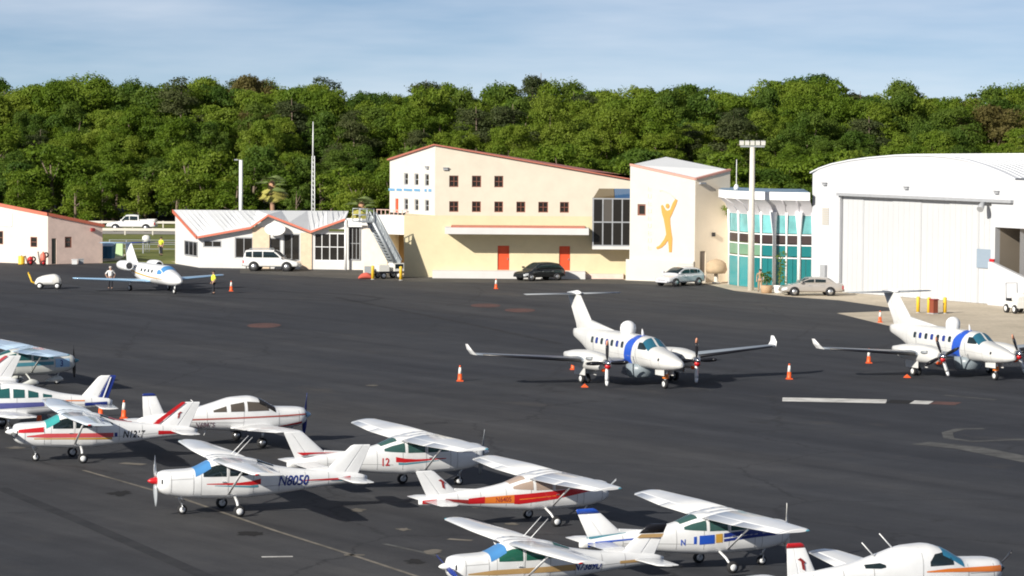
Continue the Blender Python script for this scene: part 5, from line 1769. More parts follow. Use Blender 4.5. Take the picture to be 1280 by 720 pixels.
c = thing('equipment_cover', 'red covered heap by the bollard left of the stair truck', 'cover', gp(457, 348.5), 0)
Lc = Loft([(-0.6, 0.0, 0.15, 0.2, 2.2), (-0.35, 0, 0.4, 0.4, 2.4), (0.1, 0, 0.55, 0.45, 2.4), (0.5, 0, 0.3, 0.4, 2.2), (0.65, 0, 0.12, 0.2, 2)])
Lc.mesh(12, 14).build('cover_cloth', mat('faded_red_cloth', (0.55, 0.10, 0.07), 0.9), c)
MB().box((-0.1, -0.2, 0.5), (0.45, 0.2, 1.05)).build('handle_box', GREYP, c)

# cart at the right edge by the hangar bay
t = thing('baggage_tractor', 'white tractor with black wheels at the hangar bay', 'tractor', gp(1272, 391.5), R(-70))
MB().box((-0.9, -0.55, 0.4), (0.9, 0.55, 0.85)).build('body', CREAMW, t)
Lq = Loft([(0.0, 0.8, 1.35, 0.5, 4), (0.5, 0.8, 1.5, 0.52, 4), (0.85, 0.8, 1.2, 0.48, 4)])
Lq.mesh(10, 14).build('hood', CREAMW, t)
MB().box((-0.8, -0.5, 0.85), (-0.3, 0.5, 1.05)).build('seat', BLACK, t)
MB().tube([(-0.85, -0.45, 0.8), (-0.95, -0.45, 2.1), (-0.95, 0.45, 2.1), (-0.85, 0.45, 0.8)], 0.04, 6).build('roll_bar', GREYP, t)
for ax in (-0.6, 0.6):
    for yy in (-0.55, 0.55):
        wheel(t, ax, yy, 0.32, 0.22)

# small gear in front of the pink building
b = thing('drum', 'yellow drum at the foot of the pink building', 'drum', gp(27, 330.5))
MB().lathe([(0.3, 0), (0.31, 0.1), (0.29, 0.12), (0.31, 0.45), (0.29, 0.47), (0.3, 0.72), (0.27, 0.74), (0.02, 0.74)], 14).build('body', YELLOW, b)
MB().lathe([(0.06, 0.74), (0.06, 0.80), (0.01, 0.80)], 8).build('cap', BLACK, b)
for px, py, lab, mm in ((38, 331, 'low red wheeled hose cart between drum and extinguisher', RED), (54, 331.5, 'large red wheeled extinguisher by the pink wall corner', mat('pale_red_paint', (0.65, 0.15, 0.10), 0.5))):
    b = thing('fire_cart', lab, 'fire cart', gp(px, py), R(20))
    big = px > 45
    MB().lathe([(0.05, 0.2), (0.25, 0.26), (0.27, 0.5), (0.26, 0.95 if big else 0.6), (0.1, 1.1 if big else 0.7), (0.05, 1.2 if big else 0.75)], 12).build('tank', mm, b)
    for yy in (-0.36, 0.36):
        wheel(b, -0.05, yy, 0.22, 0.08, hub=RED)
    MB().tube([(-0.3, -0.2, 0.3), (-0.45, -0.2, 1.2 if big else 0.8), (-0.45, 0.2, 1.2 if big else 0.8), (-0.3, 0.2, 0.3)], 0.03, 6).build('handle', BLACK, b)
    MB().lathe([(0.13, -0.06), (0.26, -0.06), (0.26, 0.06), (0.13, 0.06)], 12, 'y', (0.25, 0, 0.9 if big else 0.5), cap=False).build('hose_reel', BLACK, b)
for px, py, lab in ((93, 330.5, 'small white crate at the pink wall, left of the grey one'), (101, 330, 'small grey crate at the pink wall')):
    b = thing('crate', lab, 'crate', gp(px, py), R(15))
    mm = WHITE if px < 95 else GREYP
    MB().box((-0.22, -0.22, 0.02), (0.22, 0.22, 0.42)).build('body', mm, b)
    MB().box((-0.25, -0.25, 0.42), (0.25, 0.25, 0.48)).build('lid', mm, b)
b = thing('dumpster', 'blue steel dumpster with pale lid beside the pink building', 'dumpster', gp(132, 324.5), R(-8))
BLS = mat('deep_blue_steel', (0.02, 0.11, 0.22), 0.5, noise=0.25, nscale=2)
MB().rings([[(-0.72, -0.6, 0.12), (0.72, -0.6, 0.12), (0.72, 0.6, 0.12), (-0.72, 0.6, 0.12)], [(-0.8, -0.75, 1.25), (0.8, -0.75, 1.25), (0.8, 0.75, 1.45), (-0.8, 0.75, 1.45)]], False).build('body', BLS, b)
MB().rings([[(-0.83, -0.78, 1.255), (0.83, -0.78, 1.255), (0.83, 0.78, 1.46), (-0.83, 0.78, 1.46)], [(-0.83, -0.78, 1.32), (0.83, -0.78, 1.32), (0.83, 0.78, 1.53), (-0.83, 0.78, 1.53)]], False).build('lid', mat('pale_blue_lid', (0.35, 0.48, 0.62), 0.5), b)
for xx in (-0.4, 0, 0.4):
    MB().box((xx - 0.04, -0.80, 0.3), (xx + 0.04, -0.70, 1.2)).build('rib', BLS, b)
b = thing('utility_box', 'pale green utility box next to the blue dumpster', 'utility box', gp(149, 321.5))
MB().box((-0.35, -0.3, 0.1), (0.35, 0.3, 1.3)).build('body', mat('pale_green_paint', (0.50, 0.68, 0.38), 0.5), b)
MB().box((-0.4, -0.35, 0), (0.4, 0.35, 0.1)).build('base', CONCP, b)
MB().box((-0.38, -0.33, 1.3), (0.38, 0.33, 1.36)).build('lid', WHITE, b)
# yard items behind the jet
b = thing('water_tank', 'round cream tank on a stand behind the jet tail', 'tank', (hz(183, 318, 300)[0], 300, 0))
MB().lathe([(0.05, 0.9), (0.35, 0.95), (0.42, 1.2), (0.40, 1.5), (0.2, 1.65), (0.02, 1.66)], 14).build('tank', CREAMW, b)
for q in range(4):
    a_ = q * PI / 2 + .4
    MB().tube([(0.3 * math.cos(a_), 0.3 * math.sin(a_), 0), (0.3 * math.cos(a_), 0.3 * math.sin(a_), 1.0)], 0.04, 6).build('leg', GREYP, b)

# guard rail and fence behind the apron at the left
def rail_fence(name, label, x0, x1, Y, h, rails, postgap, m):
    f = thing(name, label, 'fence', (x0, Y, 0))
    n_ = int((x1 - x0) / postgap)
    for k in range(n_ + 1):
        xx = k * postgap
        MB().box((xx - 0.06, -0.06, 0), (xx + 0.06, 0.06, h)).build('post', m, f)
    for zz, hh in rails:
        MB().box((0, -0.10, zz), (n_ * postgap, -0.062, zz + hh)).build('rail', m, f)
    return f


rail_fence('guard_rail', 'white rail along the near edge of the road behind the pink building', -60, -22, 338, 0.75, [(0.45, 0.28)], 3.0, mat('pale_rail', (0.66, 0.62, 0.56), 0.6))
rail_fence('guard_rail', 'white rail along the far edge of the road below the forest', -75, -20, 357, 0.8, [(0.5, 0.25)], 3.5, mat('pale_rail', (0.66, 0.62, 0.56)))
rail_fence('wire_fence', 'thin grey rail fence behind the jet', -38.5, -29, 298, 1.3, [(0.4, 0.05), (0.85, 0.05), (1.25, 0.05)], 1.6, GREYP)

# ------------------------------------------------------------------ poles
p = thing('light_pole', 'tall concrete floodlight pole in front of the teal lobby', 'light pole', gp(938.5, 363.2))
ph = hz(938, 184, gp(938.5, 363.2).y)[1]
MB().lathe([(0.26, 0), (0.24, ph * 0.5), (0.19, ph)], 12).build('shaft', CONCP, p)
MB().box((-0.95, -0.06, ph), (0.95, 0.06, ph + 0.14)).build('crossarm', GREYP, p)
for k in range(5):
    xx = -0.85 + k * 0.42
    f = MB().rings([[(xx - 0.17, -0.12, ph + 0.16), (xx + 0.17, -0.12, ph + 0.16), (xx + 0.17, 0.16, ph + 0.16), (xx - 0.17, 0.16, ph + 0.16)], [(xx - 0.17, -0.22, ph + 0.46), (xx + 0.17, -0.22, ph + 0.46), (xx + 0.17, 0.14, ph + 0.52), (xx - 0.17, 0.14, ph + 0.52)]], False)
    f.build('floodlight', CREAMW, p)
p = thing('light_pole', 'slender pale street light with one arm behind the low terminal', 'light pole', (hz(301, 265, 296)[0], 296, 0))
zt = hz(301, 200, 296)[1]
MB().lathe([(0.2, 0), (0.17, zt)], 10).build('shaft', WHITE, p)
MB().tube([(0, 0, zt - 0.03), (-0.4, -0.1, zt + 0.02)], 0.05, 8).build('arm', CONCP, p)
MB().box((-0.62, -0.2, zt - 0.04), (-0.25, 0.05, zt + 0.08)).build('lamp_head', GREYP, p)
p = thing('aerial_mast', 'thin pale lattice mast rising behind the low terminal roof', 'mast', (hz(391, 265, 292)[0], 292, 0))
z1_, z2_ = hz(391, 195, 292)[1], hz(391, 152, 292)[1]
m_ = MB()
for q in range(3):
    a_ = q * 2 * PI / 3
    m_.tube([(0.2 * math.cos(a_), 0.2 * math.sin(a_), 0), (0.14 * math.cos(a_), 0.14 * math.sin(a_), z1_)], 0.045, 6)
m_.build('shaft', WHITE, p)
m_ = MB()
nn_ = 22
for k in range(nn_):
    for q in range(3):
        a0, a1 = q * 2 * PI / 3, (q + 1) * 2 * PI / 3
        r_ = 0.2 - 0.06 * k / nn_
        m_.tube([(r_ * math.cos(a0), r_ * math.sin(a0), z1_ * k / nn_), (r_ * math.cos(a1), r_ * math.sin(a1), z1_ * (k + 1) / nn_)], 0.022, 4)
m_.build('brace', WHITE, p)
MB().lathe([(0.08, z1_ - 0.3), (0.06, z1_ + 1.5), (0.03, z2_)], 8).build('whip_aerial', WHITE, p)
p = thing('aerial_mast', 'short white whip aerial with round base on the lobby roof', 'aerial', (hz(921, 232, 251)[0], 251.5, zc2 + 0.02))
MB().lathe([(0.2, 0), (0.22, 0.2), (0.12, 0.42), (0.03, 0.46), (0.025, 2.4), (0.01, 2.45)], 10).build('whip_aerial', WHITE, p)

# ------------------------------------------------------------------ planting by the buildings
LEAFY = mat('leafy_green', (0.10, 0.16, 0.03), 0.7)


def leaf_mat(name, c0, c1, c2):
    m, n, l, b = nodes_of(name, 0.62)
    b.inputs['Specular IOR Level'].default_value = 0.25
    oi = n.new('ShaderNodeObjectInfo')
    at_ = n.new('ShaderNodeAttribute')
    at_.attribute_name = 'tone'
    r = ramp(n, [(0.0, c0), (0.5, c1), (1.0, c2)])
    ad = n.new('ShaderNodeMath')
    ad.operation = 'MULTIPLY_ADD'
    l.new(oi.outputs['Random'], ad.inputs[0])
    ad.inputs[1].default_value = 0.6
    ml = n.new('ShaderNodeMath')
    ml.operation = 'MULTIPLY'
    ml.inputs[1].default_value = 0.6
    l.new(at_.outputs['Fac'], ml.inputs[0])
    l.new(ml.outputs[0], ad.inputs[2])
    l.new(ad.outputs[0], r.inputs['Fac'])
    l.new(r.outputs['Color'], b.inputs['Base Color'])
    tr = n.new('ShaderNodeBsdfTranslucent')
    l.new(r.outputs['Color'], tr.inputs['Color'])
    mxs = n.new('ShaderNodeMixShader')
    mxs.inputs['Fac'].default_value = 0.5
    l.new(b.outputs['BSDF'], mxs.inputs[1])
    l.new(tr.outputs['BSDF'], mxs.inputs[2])
    l.new(mxs.outputs['Shader'], n['Material Output'].inputs['Surface'])
    return m


LF_OAK = leaf_mat('oak_leaves', (0.075, 0.14, 0.012), (0.145, 0.225, 0.018), (0.22, 0.285, 0.032))
LF_DARK = leaf_mat('dark_leaves', (0.050, 0.105, 0.014), (0.090, 0.160, 0.020), (0.145, 0.210, 0.030))
LF_LIME = leaf_mat('bright_leaves', (0.095, 0.165, 0.014), (0.160, 0.245, 0.022), (0.235, 0.305, 0.038))
LF_RUST = leaf_mat('rusty_leaves', (0.12, 0.11, 0.03), (0.17, 0.145, 0.045), (0.22, 0.19, 0.07))
LF_PINE = leaf_mat('pine_needles', (0.050, 0.075, 0.026), (0.080, 0.105, 0.036), (0.120, 0.140, 0.050))
BARK = mat('bark', (0.16, 0.12, 0.09), 0.9, noise=0.3, nscale=4)


def leaf_cloud(centers, radii, per, size, seed, flat=0.75):
    """many small leaf tufts on the shells of clumps: returns a mesh with a per-face tone"""
    g = np.random.default_rng(seed)
    V, T = [], []
    for c, r in zip(centers, radii):
        n_ = max(20, int(per * 1.35 * r * r))
        d = g.normal(size=(n_, 3))
        d /= np.linalg.norm(d, axis=1)[:, None]
        d[:, 2] = np.where(d[:, 2] < -0.35, -d[:, 2], d[:, 2])
        rr = r * (0.66 + 0.42 * g.random(n_) + 0.28 * g.random(n_) ** 6)
        d = d * (1 + 0.25 * np.sin(d @ (g.normal(size=3) * 3.0) + g.random() * 6))[:, None]
        P_ = np.array(c) + d * rr[:, None] * np.array([1, 1, flat])
        nrm = d + g.normal(size=(n_, 3)) * 0.55
        nrm /= np.linalg.norm(nrm, axis=1)[:, None]
        a = np.cross(nrm, g.normal(size=(n_, 3)))
        a /= np.linalg.norm(a, axis=1)[:, None]
        b_ = np.cross(nrm, a)
        s_ = size * 0.86 * (0.5 + 1.0 * g.random(n_))[:, None]
        quad = np.stack([P_ - a * s_ * 0.9, P_ - b_ * s_ * 0.5 + nrm * s_ * 0.15, P_ + a * s_ * 0.9, P_ + b_ * s_ * 0.5 + nrm * s_ * 0.1], 1)
        V.append(quad.reshape(-1, 3))
        T.append(np.clip(g.random() * 0.85 + g.random(n_) * 0.35 - 0.05, 0, 1))
    V = np.concatenate(V)
    T = np.concatenate(T)
    nq = len(T)
    me = bpy.data.meshes.new('crown')
    me.vertices.add(len(V))
    me.vertices.foreach_set('co', V.ravel())
    me.loops.add(nq * 4)
    me.loops.foreach_set('vertex_index', np.arange(nq * 4))
    me.polygons.add(nq)
    me.polygons.foreach_set('loop_start', np.arange(nq) * 4)
    at_ = me.attributes.new('tone', 'FLOAT', 'FACE')
    at_.data.foreach_set('value', T.astype(np.float32))
    me.update(calc_edges=True)
    return me


def tree_proto(kind, seed):
    """crown mesh and trunk mesh for a tree about 1 unit = 1 m, height given by kind"""
    g = np.random.default_rng(seed)
    cs, rs = [], []
    trunk = MB()
    if kind == 'oak':
        w = 4.4
        nc, rk = [(34, 1.0), (52, 0.78), (26, 1.15), (60, 0.70), (42, 0.88), (30, 1.05), (48, 0.8), (38, 0.95)][int(seed / 17) % 8]
        lop, lopa = 1.2 * g.random(), g.random() * 2 * PI
        trunk.tube([(0, 0, -0.2), (0.1, 0.1, 3), (0.2, -0.1, 7), (0.1, 0, 10)], [0.42, 0.32, 0.22, 0.1], 8)
        for k in range(nc):
            z = 3.8 + 9.0 * g.random() ** 0.85
            q = (z - 3.8) / 9.6
            R0 = w * math.sqrt(max(0.06, 1 - (q * 1.25 - 0.42) ** 2 * 1.25))
            a = g.random() * 2 * PI
            rad = R0 * (0.35 + 0.5 * g.random() ** 0.6)
            c = (rad * math.cos(a) + lop * q * math.cos(lopa), rad * math.sin(a) + lop * q * math.sin(lopa), z + 0.5 * (g.random() - 0.5))
            cs.append(c)
            rs.append((0.75 + 0.95 * g.random()) * rk)
            if k % 4 == 0:
                trunk.tube([(0.1, 0, z * 0.6), (c[0] * 0.6, c[1] * 0.6, z * 0.85), (c[0] * 0.95, c[1] * 0.95, z)], [0.16, 0.09, 0.03], 6)
        for k in range(9):                                      # stray sprays that break the outline
            a = g.random() * 2 * PI
            z = 6 + 7.5 * g.random()
            q = (z - 3.8) / 9.6
            R0 = w * math.sqrt(max(0.06, 1 - (q * 1.25 - 0.42) ** 2 * 1.25)) * (1.0 + 0.12 * g.random())
            cs.append((R0 * math.cos(a), R0 * math.sin(a), z))
            rs.append(0.4 + 0.35 * g.random())
        for k in range(5):
            a = g.random() * 2 * PI
            cs.append((1.3 * math.cos(a) * g.random(), 1.3 * math.sin(a) * g.random(), 12.3 + 1.0 * g.random()))
            rs.append((0.9 + 0.5 * g.random()) * rk)
        return leaf_cloud(cs, rs, 230 if rk > 0.85 else 300, 0.175 if rk > 0.85 else 0.15, seed, 0.7 + 0.2 * g.random()), trunk
    if kind == 'pine':
        trunk.tube([(0, 0, -0.2), (0.1, 0, 6), (0, 0.15, 12), (0.05, 0.05, 17)], [0.26, 0.2, 0.11, 0.03], 8)
        for k in range(26):
            z = 7.0 + 10.0 * g.random()
            q = (z - 7) / 10
            R0 = 3.0 * (1 - q) ** 0.55 * (0.6 + 0.4 * min(1, q * 4)) + 0.3
            a = g.random() * 2 * PI
            c = (R0 * math.cos(a) * (0.5 + 0.5 * g.random()), R0 * math.sin(a) * (0.5 + 0.5 * g.random()), z)
            cs.append(c)
            rs.append(0.85 + 0.7 * g.random())
            if k % 2 == 0:
                trunk.tube([(0.05, 0.05, z - 0.6), c], [0.08, 0.03], 5)
        return leaf_cloud(cs, rs, 200, 0.16, seed, 0.6), trunk
    # bushy young tree, foliage to the ground
    trunk.tube([(0, 0, -0.2), (0.1, 0, 2.0), (0, 0.1, 4.5)], [0.2, 0.15, 0.05], 7)
    for k in range(20):
        z = 0.8 + 4.8 * g.random()
        R0 = 2.5 * math.sqrt(max(0.05, 1 - ((z - 2.4) / 3.9) ** 2))
        a = g.random() * 2 * PI
        rad = R0 * (0.3 + 0.6 * g.random())
        cs.append((rad * math.cos(a), rad * math.sin(a), z))
        rs.append(0.6 + 0.6 * g.random())
        if k % 4 == 0:
            trunk.tube([(0, 0, z * 0.6), cs[-1]], [0.08, 0.03], 5)
    return leaf_cloud(cs, rs, 230, 0.16, seed), trunk


PROTO = {}
for kind, n_p in (('oak', 8), ('pine', 3), ('bush', 4)):
    PROTO[kind] = []
    for k in range(n_p):
        cm, tm = tree_proto(kind, 100 + 17 * k + len(kind))
        to = tm.build('trunk', BARK)
        tmesh = to.data
        bpy.data.objects.remove(to)
        PROTO[kind].append((cm, tmesh))
LM = {'oak': LF_OAK, 'dark': LF_DARK, 'lime': LF_LIME, 'pine': LF_PINE, 'rust': LF_RUST}
for lst in PROTO.values():
    for cm, _ in lst:
        cm.materials.append(LF_OAK)


def place_tree(kind, i, q, x, y, s, sz, rz, label, group, name='broadleaf_tree', cat='tree'):
    cm, tm = PROTO[kind][i]
    t = thing(name, label, cat, (x, y, 0), rz, group, (s, s, sz))
    for nm, me in (('crown', cm), ('trunk', tm)):
        o = bpy.data.objects.new(nm, me)
        COL.objects.link(o)
        o.parent = t
        if nm == 'crown':
            o.material_slots[0].link = 'OBJECT'
            o.material_slots[0].material = LM[q]
    return t


g = np.random.default_rng(5)
MARKS = [(30, 'past the left frame edge'), (62, 'above the sign board of the pink building'), (120, 'above the pink building door'), (160, 'above the pickup hood'), (195, 'above the pickup bed'), (240, 'at the terminal left gable'),
         (290, 'left of the street light'), (325, 'right of the street light'), (370, 'around the palm'), (420, 'around the thin mast'), (480, 'above the stair truck'), (520, 'above the narrow windows'),
         (570, 'at the cream roof peak'), (630, 'above the three-window row'), (690, 'above the cream building middle'), (740, 'left of the glazed bay'), (790, 'above the glazed bay'), (830, 'above the golfer'), (870, 'at the tower corner'),
         (912, 'right of the golfer tower'), (965, 'behind the floodlight pole'), (1015, 'above the lobby right end'), (1060, 'above the hangar left corner'), (1110, 'above the hangar track'), (1160, 'at the hangar arch top'), (1215, 'right of the arch top'),
         (1270, 'above the hangar right lamp'), (9999, 'past the right frame edge')]
rows_ = [(366, 'bush', 0.95, 3.7), (371, 'bush', 1.35, 4.0), (377, 'oak', 0.60, 4.6), (383.5, 'oak', 0.76, 4.6), (390, 'oak', 0.91, 4.6), (396.5, 'oak', 1.03, 4.7), (403, 'oak', 1.12, 4.8), (410, 'oak', 1.17, 4.8), (418, 'oak', 1.20, 4.8)]
WHERE = ['at the forest edge', 'low in the forest', 'in the lower forest', 'halfway up the forest', 'in the upper forest', 'high in the forest', 'below the forest skyline', 'on the forest skyline', 'behind the skyline trees']
TONE = {'oak': 'green', 'dark': 'dark green', 'lime': 'bright green', 'pine': 'olive green', 'rust': 'brownish'}
for ri, (Y, kind, sc0, gap) in enumerate(rows_):
    half_ = Y * 0.172 + 5
    n_ = int(2 * half_ / gap)
    for k in range(n_):
        x = -half_ + (k + 0.5 + 0.55 * (g.random() - 0.5)) * gap
        y = Y + (g.random() - 0.5) * 5.5
        kd, tone = kind, g.choice(['oak', 'dark', 'lime'], p=[0.45, 0.33, 0.22])
        s = sc0 * (0.84 + 0.30 * g.random()) if ri < 6 else sc0 * (0.92 + 0.16 * g.random())
        und = 1 + 0.035 * math.sin(x * 0.16 + 1.2) + 0.03 * math.sin(x * 0.41)
        if kind == 'oak' and g.random() < 0.13 and ri >= 3:
            kd, tone = 'pine', 'pine'
        if kd == 'oak' and ri in (5, 7) and min(abs(640 + FPX * x / y - p_) for p_ in (322, 1228)) < 22:
            tone = 'rust'
        if ri < 2:
            tone = g.choice(['oak', 'dark', 'lime'], p=[0.4, 0.2, 0.4])
        i = int(g.integers(0, len(PROTO[kd])))
        sxy = s * (0.96 if kd == 'oak' else 1.05) * (0.78 + 0.38 * g.random())
        if kd == 'oak':
            sxy = max(sxy, 0.72)
        szz = s * und * (1.0 if kd != 'pine' else 0.82)
        q = 640 + FPX * x / y
        spot = next(t_ for lim, t_ in MARKS if q < lim)
        nm = {'oak': 'broadleaf_tree', 'pine': 'pine_tree', 'bush': 'young_tree'}[kd]
        what = {'oak': 'leafy tree', 'pine': 'pine', 'bush': 'young tree'}[kd]
        lab = f'{"big " if s > sc0 else ""}{TONE[tone]} {what} {WHERE[ri]} {spot}'
        place_tree(kd, i, tone, x, y, sxy, szz, g.random() * 2 * PI, lab, 'forest trees behind the airfield', nm)
# mid-height growth between the trunks: nobody could count it
cs, rs = [], []
for k in range(620):
    yy = 374 + 42 * g.random()
    xx = (g.random() - 0.5) * 2 * (yy * 0.172 + 4)
    top = 3.0 + (yy - 374) * 0.265
    cs.append((xx, yy, top * (0.45 + 0.62 * g.random())))
    rs.append(0.9 + 1.0 * g.random())
um = leaf_cloud(cs, rs, 105, 0.19, 77, 1.0)
um.materials.append(LF_OAK)
uo = bpy.data.objects.new('undergrowth', um)
COL.objects.link(uo)
tag(uo, 'mixed green undergrowth filling the gaps between the forest trees', None, None, 'stuff')
by_label = {}
for o in bpy.data.objects:
    if o.get('group') == 'forest trees behind the airfield':
        by_label.setdefault(o['label'], []).append(o)
for lab, lst in by_label.items():
    if len(lst) > 1:                                    # neighbours alike in kind, row and place: told apart by their order
        lst.sort(key=lambda o: o.location.x / o.location.y)
        for o, w_ in zip(lst, ['left', 'right'] if len(lst) == 2 else ['left', 'middle', 'right', 'far right']):
            o['label'] = lab.replace(' tree ', f' {w_} tree ', 1) if ' tree ' in lab else lab.replace(' pine ', f' {w_} pine ', 1)
for o in bpy.data.objects:
    if o.get('group') == 'forest trees behind the airfield' and len(o['label'].split()) > 16:
        o['label'] = o['label'].replace('big ', '', 1).replace('leafy ', '', 1)
tag(MB().face([(-110, 372, 0.02), (110, 372, 0.02), (140, 470, 0.02), (-140, 470, 0.02)]).build('forest_floor', two_tone('leaf_litter', (0.03, 0.03, 0.015), (0.07, 0.06, 0.03), 0.4)), None, None, None, 'structure')

# palm
def palm(px, Y, ztrunk, label):
    x, _ = hz(px, 240, Y)
    t = thing('palm_tree', label, 'palm', (x, Y, 0))
    MB().tube([(0, 0, -0.1), (0.1, 0, ztrunk * 0.5), (0, 0, ztrunk)], [0.28, 0.22, 0.24], 10).build('trunk', mat('palm_bark', (0.34, 0.20, 0.13), 0.9, noise=0.25, nscale=5), t)
    MB().lathe([(0.24, ztrunk - 0.3), (0.38, ztrunk + 0.2), (0.3, ztrunk + 0.6), (0.05, ztrunk + 0.8)], 10).build('boot_collar', mat('dry_palm_boots', (0.46, 0.26, 0.16), 0.9), t)
    PG = mat('palm_leaf', (0.20, 0.26, 0.08), 0.6)
    PY = mat('dry_palm_leaf', (0.36, 0.33, 0.08), 0.7)
    gg = np.random.default_rng(3)
    for k in range(30):
        a = gg.random() * 2 * PI
        el = R(-50 + 125 * gg.random())
        ln = 1.5 + 0.5 * gg.random()
        mb = MB()
        prev = None
        pts_ = []
        for q in range(5):
            tt = q / 4
            r_ = ln * tt * math.cos(el * (1 - 0.2 * tt))
            zz = ztrunk + 0.45 + ln * tt * math.sin(el) - 0.7 * tt * tt
            pts_.append(Vector((r_ * math.cos(a), r_ * math.sin(a), zz)))
        sd_ = Vector((-math.sin(a), math.cos(a), 0))
        mb.tube(pts_[:3], 0.025, 5)
        for q in range(16):
            f_ = (q / 15 - 0.5) * 2.6
            b0_ = pts_[2].lerp(pts_[3], 0.3)
            dirv = (pts_[4] - pts_[2]).normalized()
            e = b0_ + (dirv * math.cos(f_) + sd_ * math.sin(f_)) * ln * 0.5 + Vector((0, 0, -0.15 * abs(f_)))
            w_v = (dirv * -math.sin(f_) + sd_ * math.cos(f_)) * 0.075
            mb.face([b0_ - w_v * 0.5, b0_.lerp(e, .5) - w_v, e, b0_.lerp(e, .5) + w_v])
        mb.build('frond', PY if el < R(-12) else PG, t)
    return t


palm(340, 300, hz(340, 236, 300)[1], 'palm with tan trunk behind the low terminal roof')
palm(452, 305, hz(452, 262, 305)[1], 'small palm whose fronds top the flat roof left of the cream building')


def small_plant(px, py, label, h=1.8, w=0.55, pot=None, base_z=0.0, seed=1, q='lime', loc=None, name='shrub'):
    t = thing(name, label, 'plant', loc if loc else gp(px, py))
    gg = np.random.default_rng(seed)
    cs = [(w * 0.5 * (gg.random() - 0.5) * 2, w * 0.5 * (gg.random() - 0.5) * 2, base_z + 0.25 + (h - 0.4) * k / 7) for k in range(8)]
    me = leaf_cloud(cs, [w * 0.6] * 8, 420, 0.09, seed)
    me.materials.append(LM[q])
    o = bpy.data.objects.new('foliage', me)
    COL.objects.link(o)
    o.parent = t
    MB().tube([(0, 0, base_z * 0.5), (0.03, 0, base_z + h * 0.7)], [0.05, 0.02], 6).build('stem', BARK, t)
    if pot:
        MB().lathe([(0.3, 0), (0.42, 0.05), (0.48, 0.6), (0.44, 0.62), (0.02, 0.6)], 14).build('pot', pot, t)
    return t


small_plant(974, 366.5, 'yellow green plant in a white pot at the lobby door', 2.6, 0.5, WHITE, 0.6, 4, 'lime', name='potted_plant')
small_plant(958, 366.5, 'low dark plant in a tan pot left of the white pot', 1.1, 0.45, mat('tan_pot', (0.45, 0.30, 0.18), 0.8), 0.55, 6, 'dark', name='potted_plant')
pz = TR.pt(TR.uz(905, 267)[0], 0, 0.45)
small_plant(0, 0, 'green hanging plant high on the cream side of the tower', 1.1, 0.45, None, 0.0, 9, 'lime', loc=(pz.x, pz.y, TR.uz(905, 273)[1]), name='hanging_plant')
u_ = thing('parasol', 'tan folded parasol on a pale post beside the tower', 'parasol', gp(895, 354.5))
MB().lathe([(0.32, 0), (0.32, 0.12), (0.16, 0.16), (0.16, 1.0)], 12, cap=True).build('post', CONCP, u_)
MB().lathe([(0.75, 0.85), (0.9, 1.15), (0.8, 1.65), (0.5, 1.9), (0.08, 2.02)], 14).build('canopy', mat('tan_canvas', (0.46, 0.34, 0.22), 0.9, noise=0.15, nscale=3), u_)
b = thing('planter', 'low pale concrete planter wall by the tower side door', 'planter', gp(873, 353.5), R(20))
MB().box((-0.5, -0.3, 0), (0.5, 0.3, 0.55)).build('body', CONCP, b)
MB().box((-0.55, -0.35, 0.55), (0.55, 0.35, 0.62)).build('rim', WHITEW, b)

# ------------------------------------------------------------------ people
SKIN = mat('skin', (0.50, 0.30, 0.21), 0.6)


def skinned(name, verts, edges, m, parent, sub=2, root=0):
    me = bpy.data.meshes.new(name)
    me.from_pydata([v[0] for v in verts], edges, [])
    o = bpy.data.objects.new(name, me)
    COL.objects.link(o)
    md = o.modifiers.new('skin', 'SKIN')
    md.use_smooth_shade = True
    sv = me.skin_vertices[0].data
    for k, (_, r_) in enumerate(verts):
        sv[k].radius = r_ if isinstance(r_, tuple) else (r_, r_)
        sv[k].use_root = k == root
    sb = o.modifiers.new('sub', 'SUBSURF')
    sb.levels = sb.render_levels = sub
    dg = bpy.context.evaluated_depsgraph_get()
    me2 = bpy.data.meshes.new_from_object(o.evaluated_get(dg))
    bpy.data.objects.remove(o)
    me2.materials.clear()
    me2.materials.append(m)
    o2 = bpy.data.objects.new(name, me2)
    COL.objects.link(o2)
    o2.parent = parent
    return o2


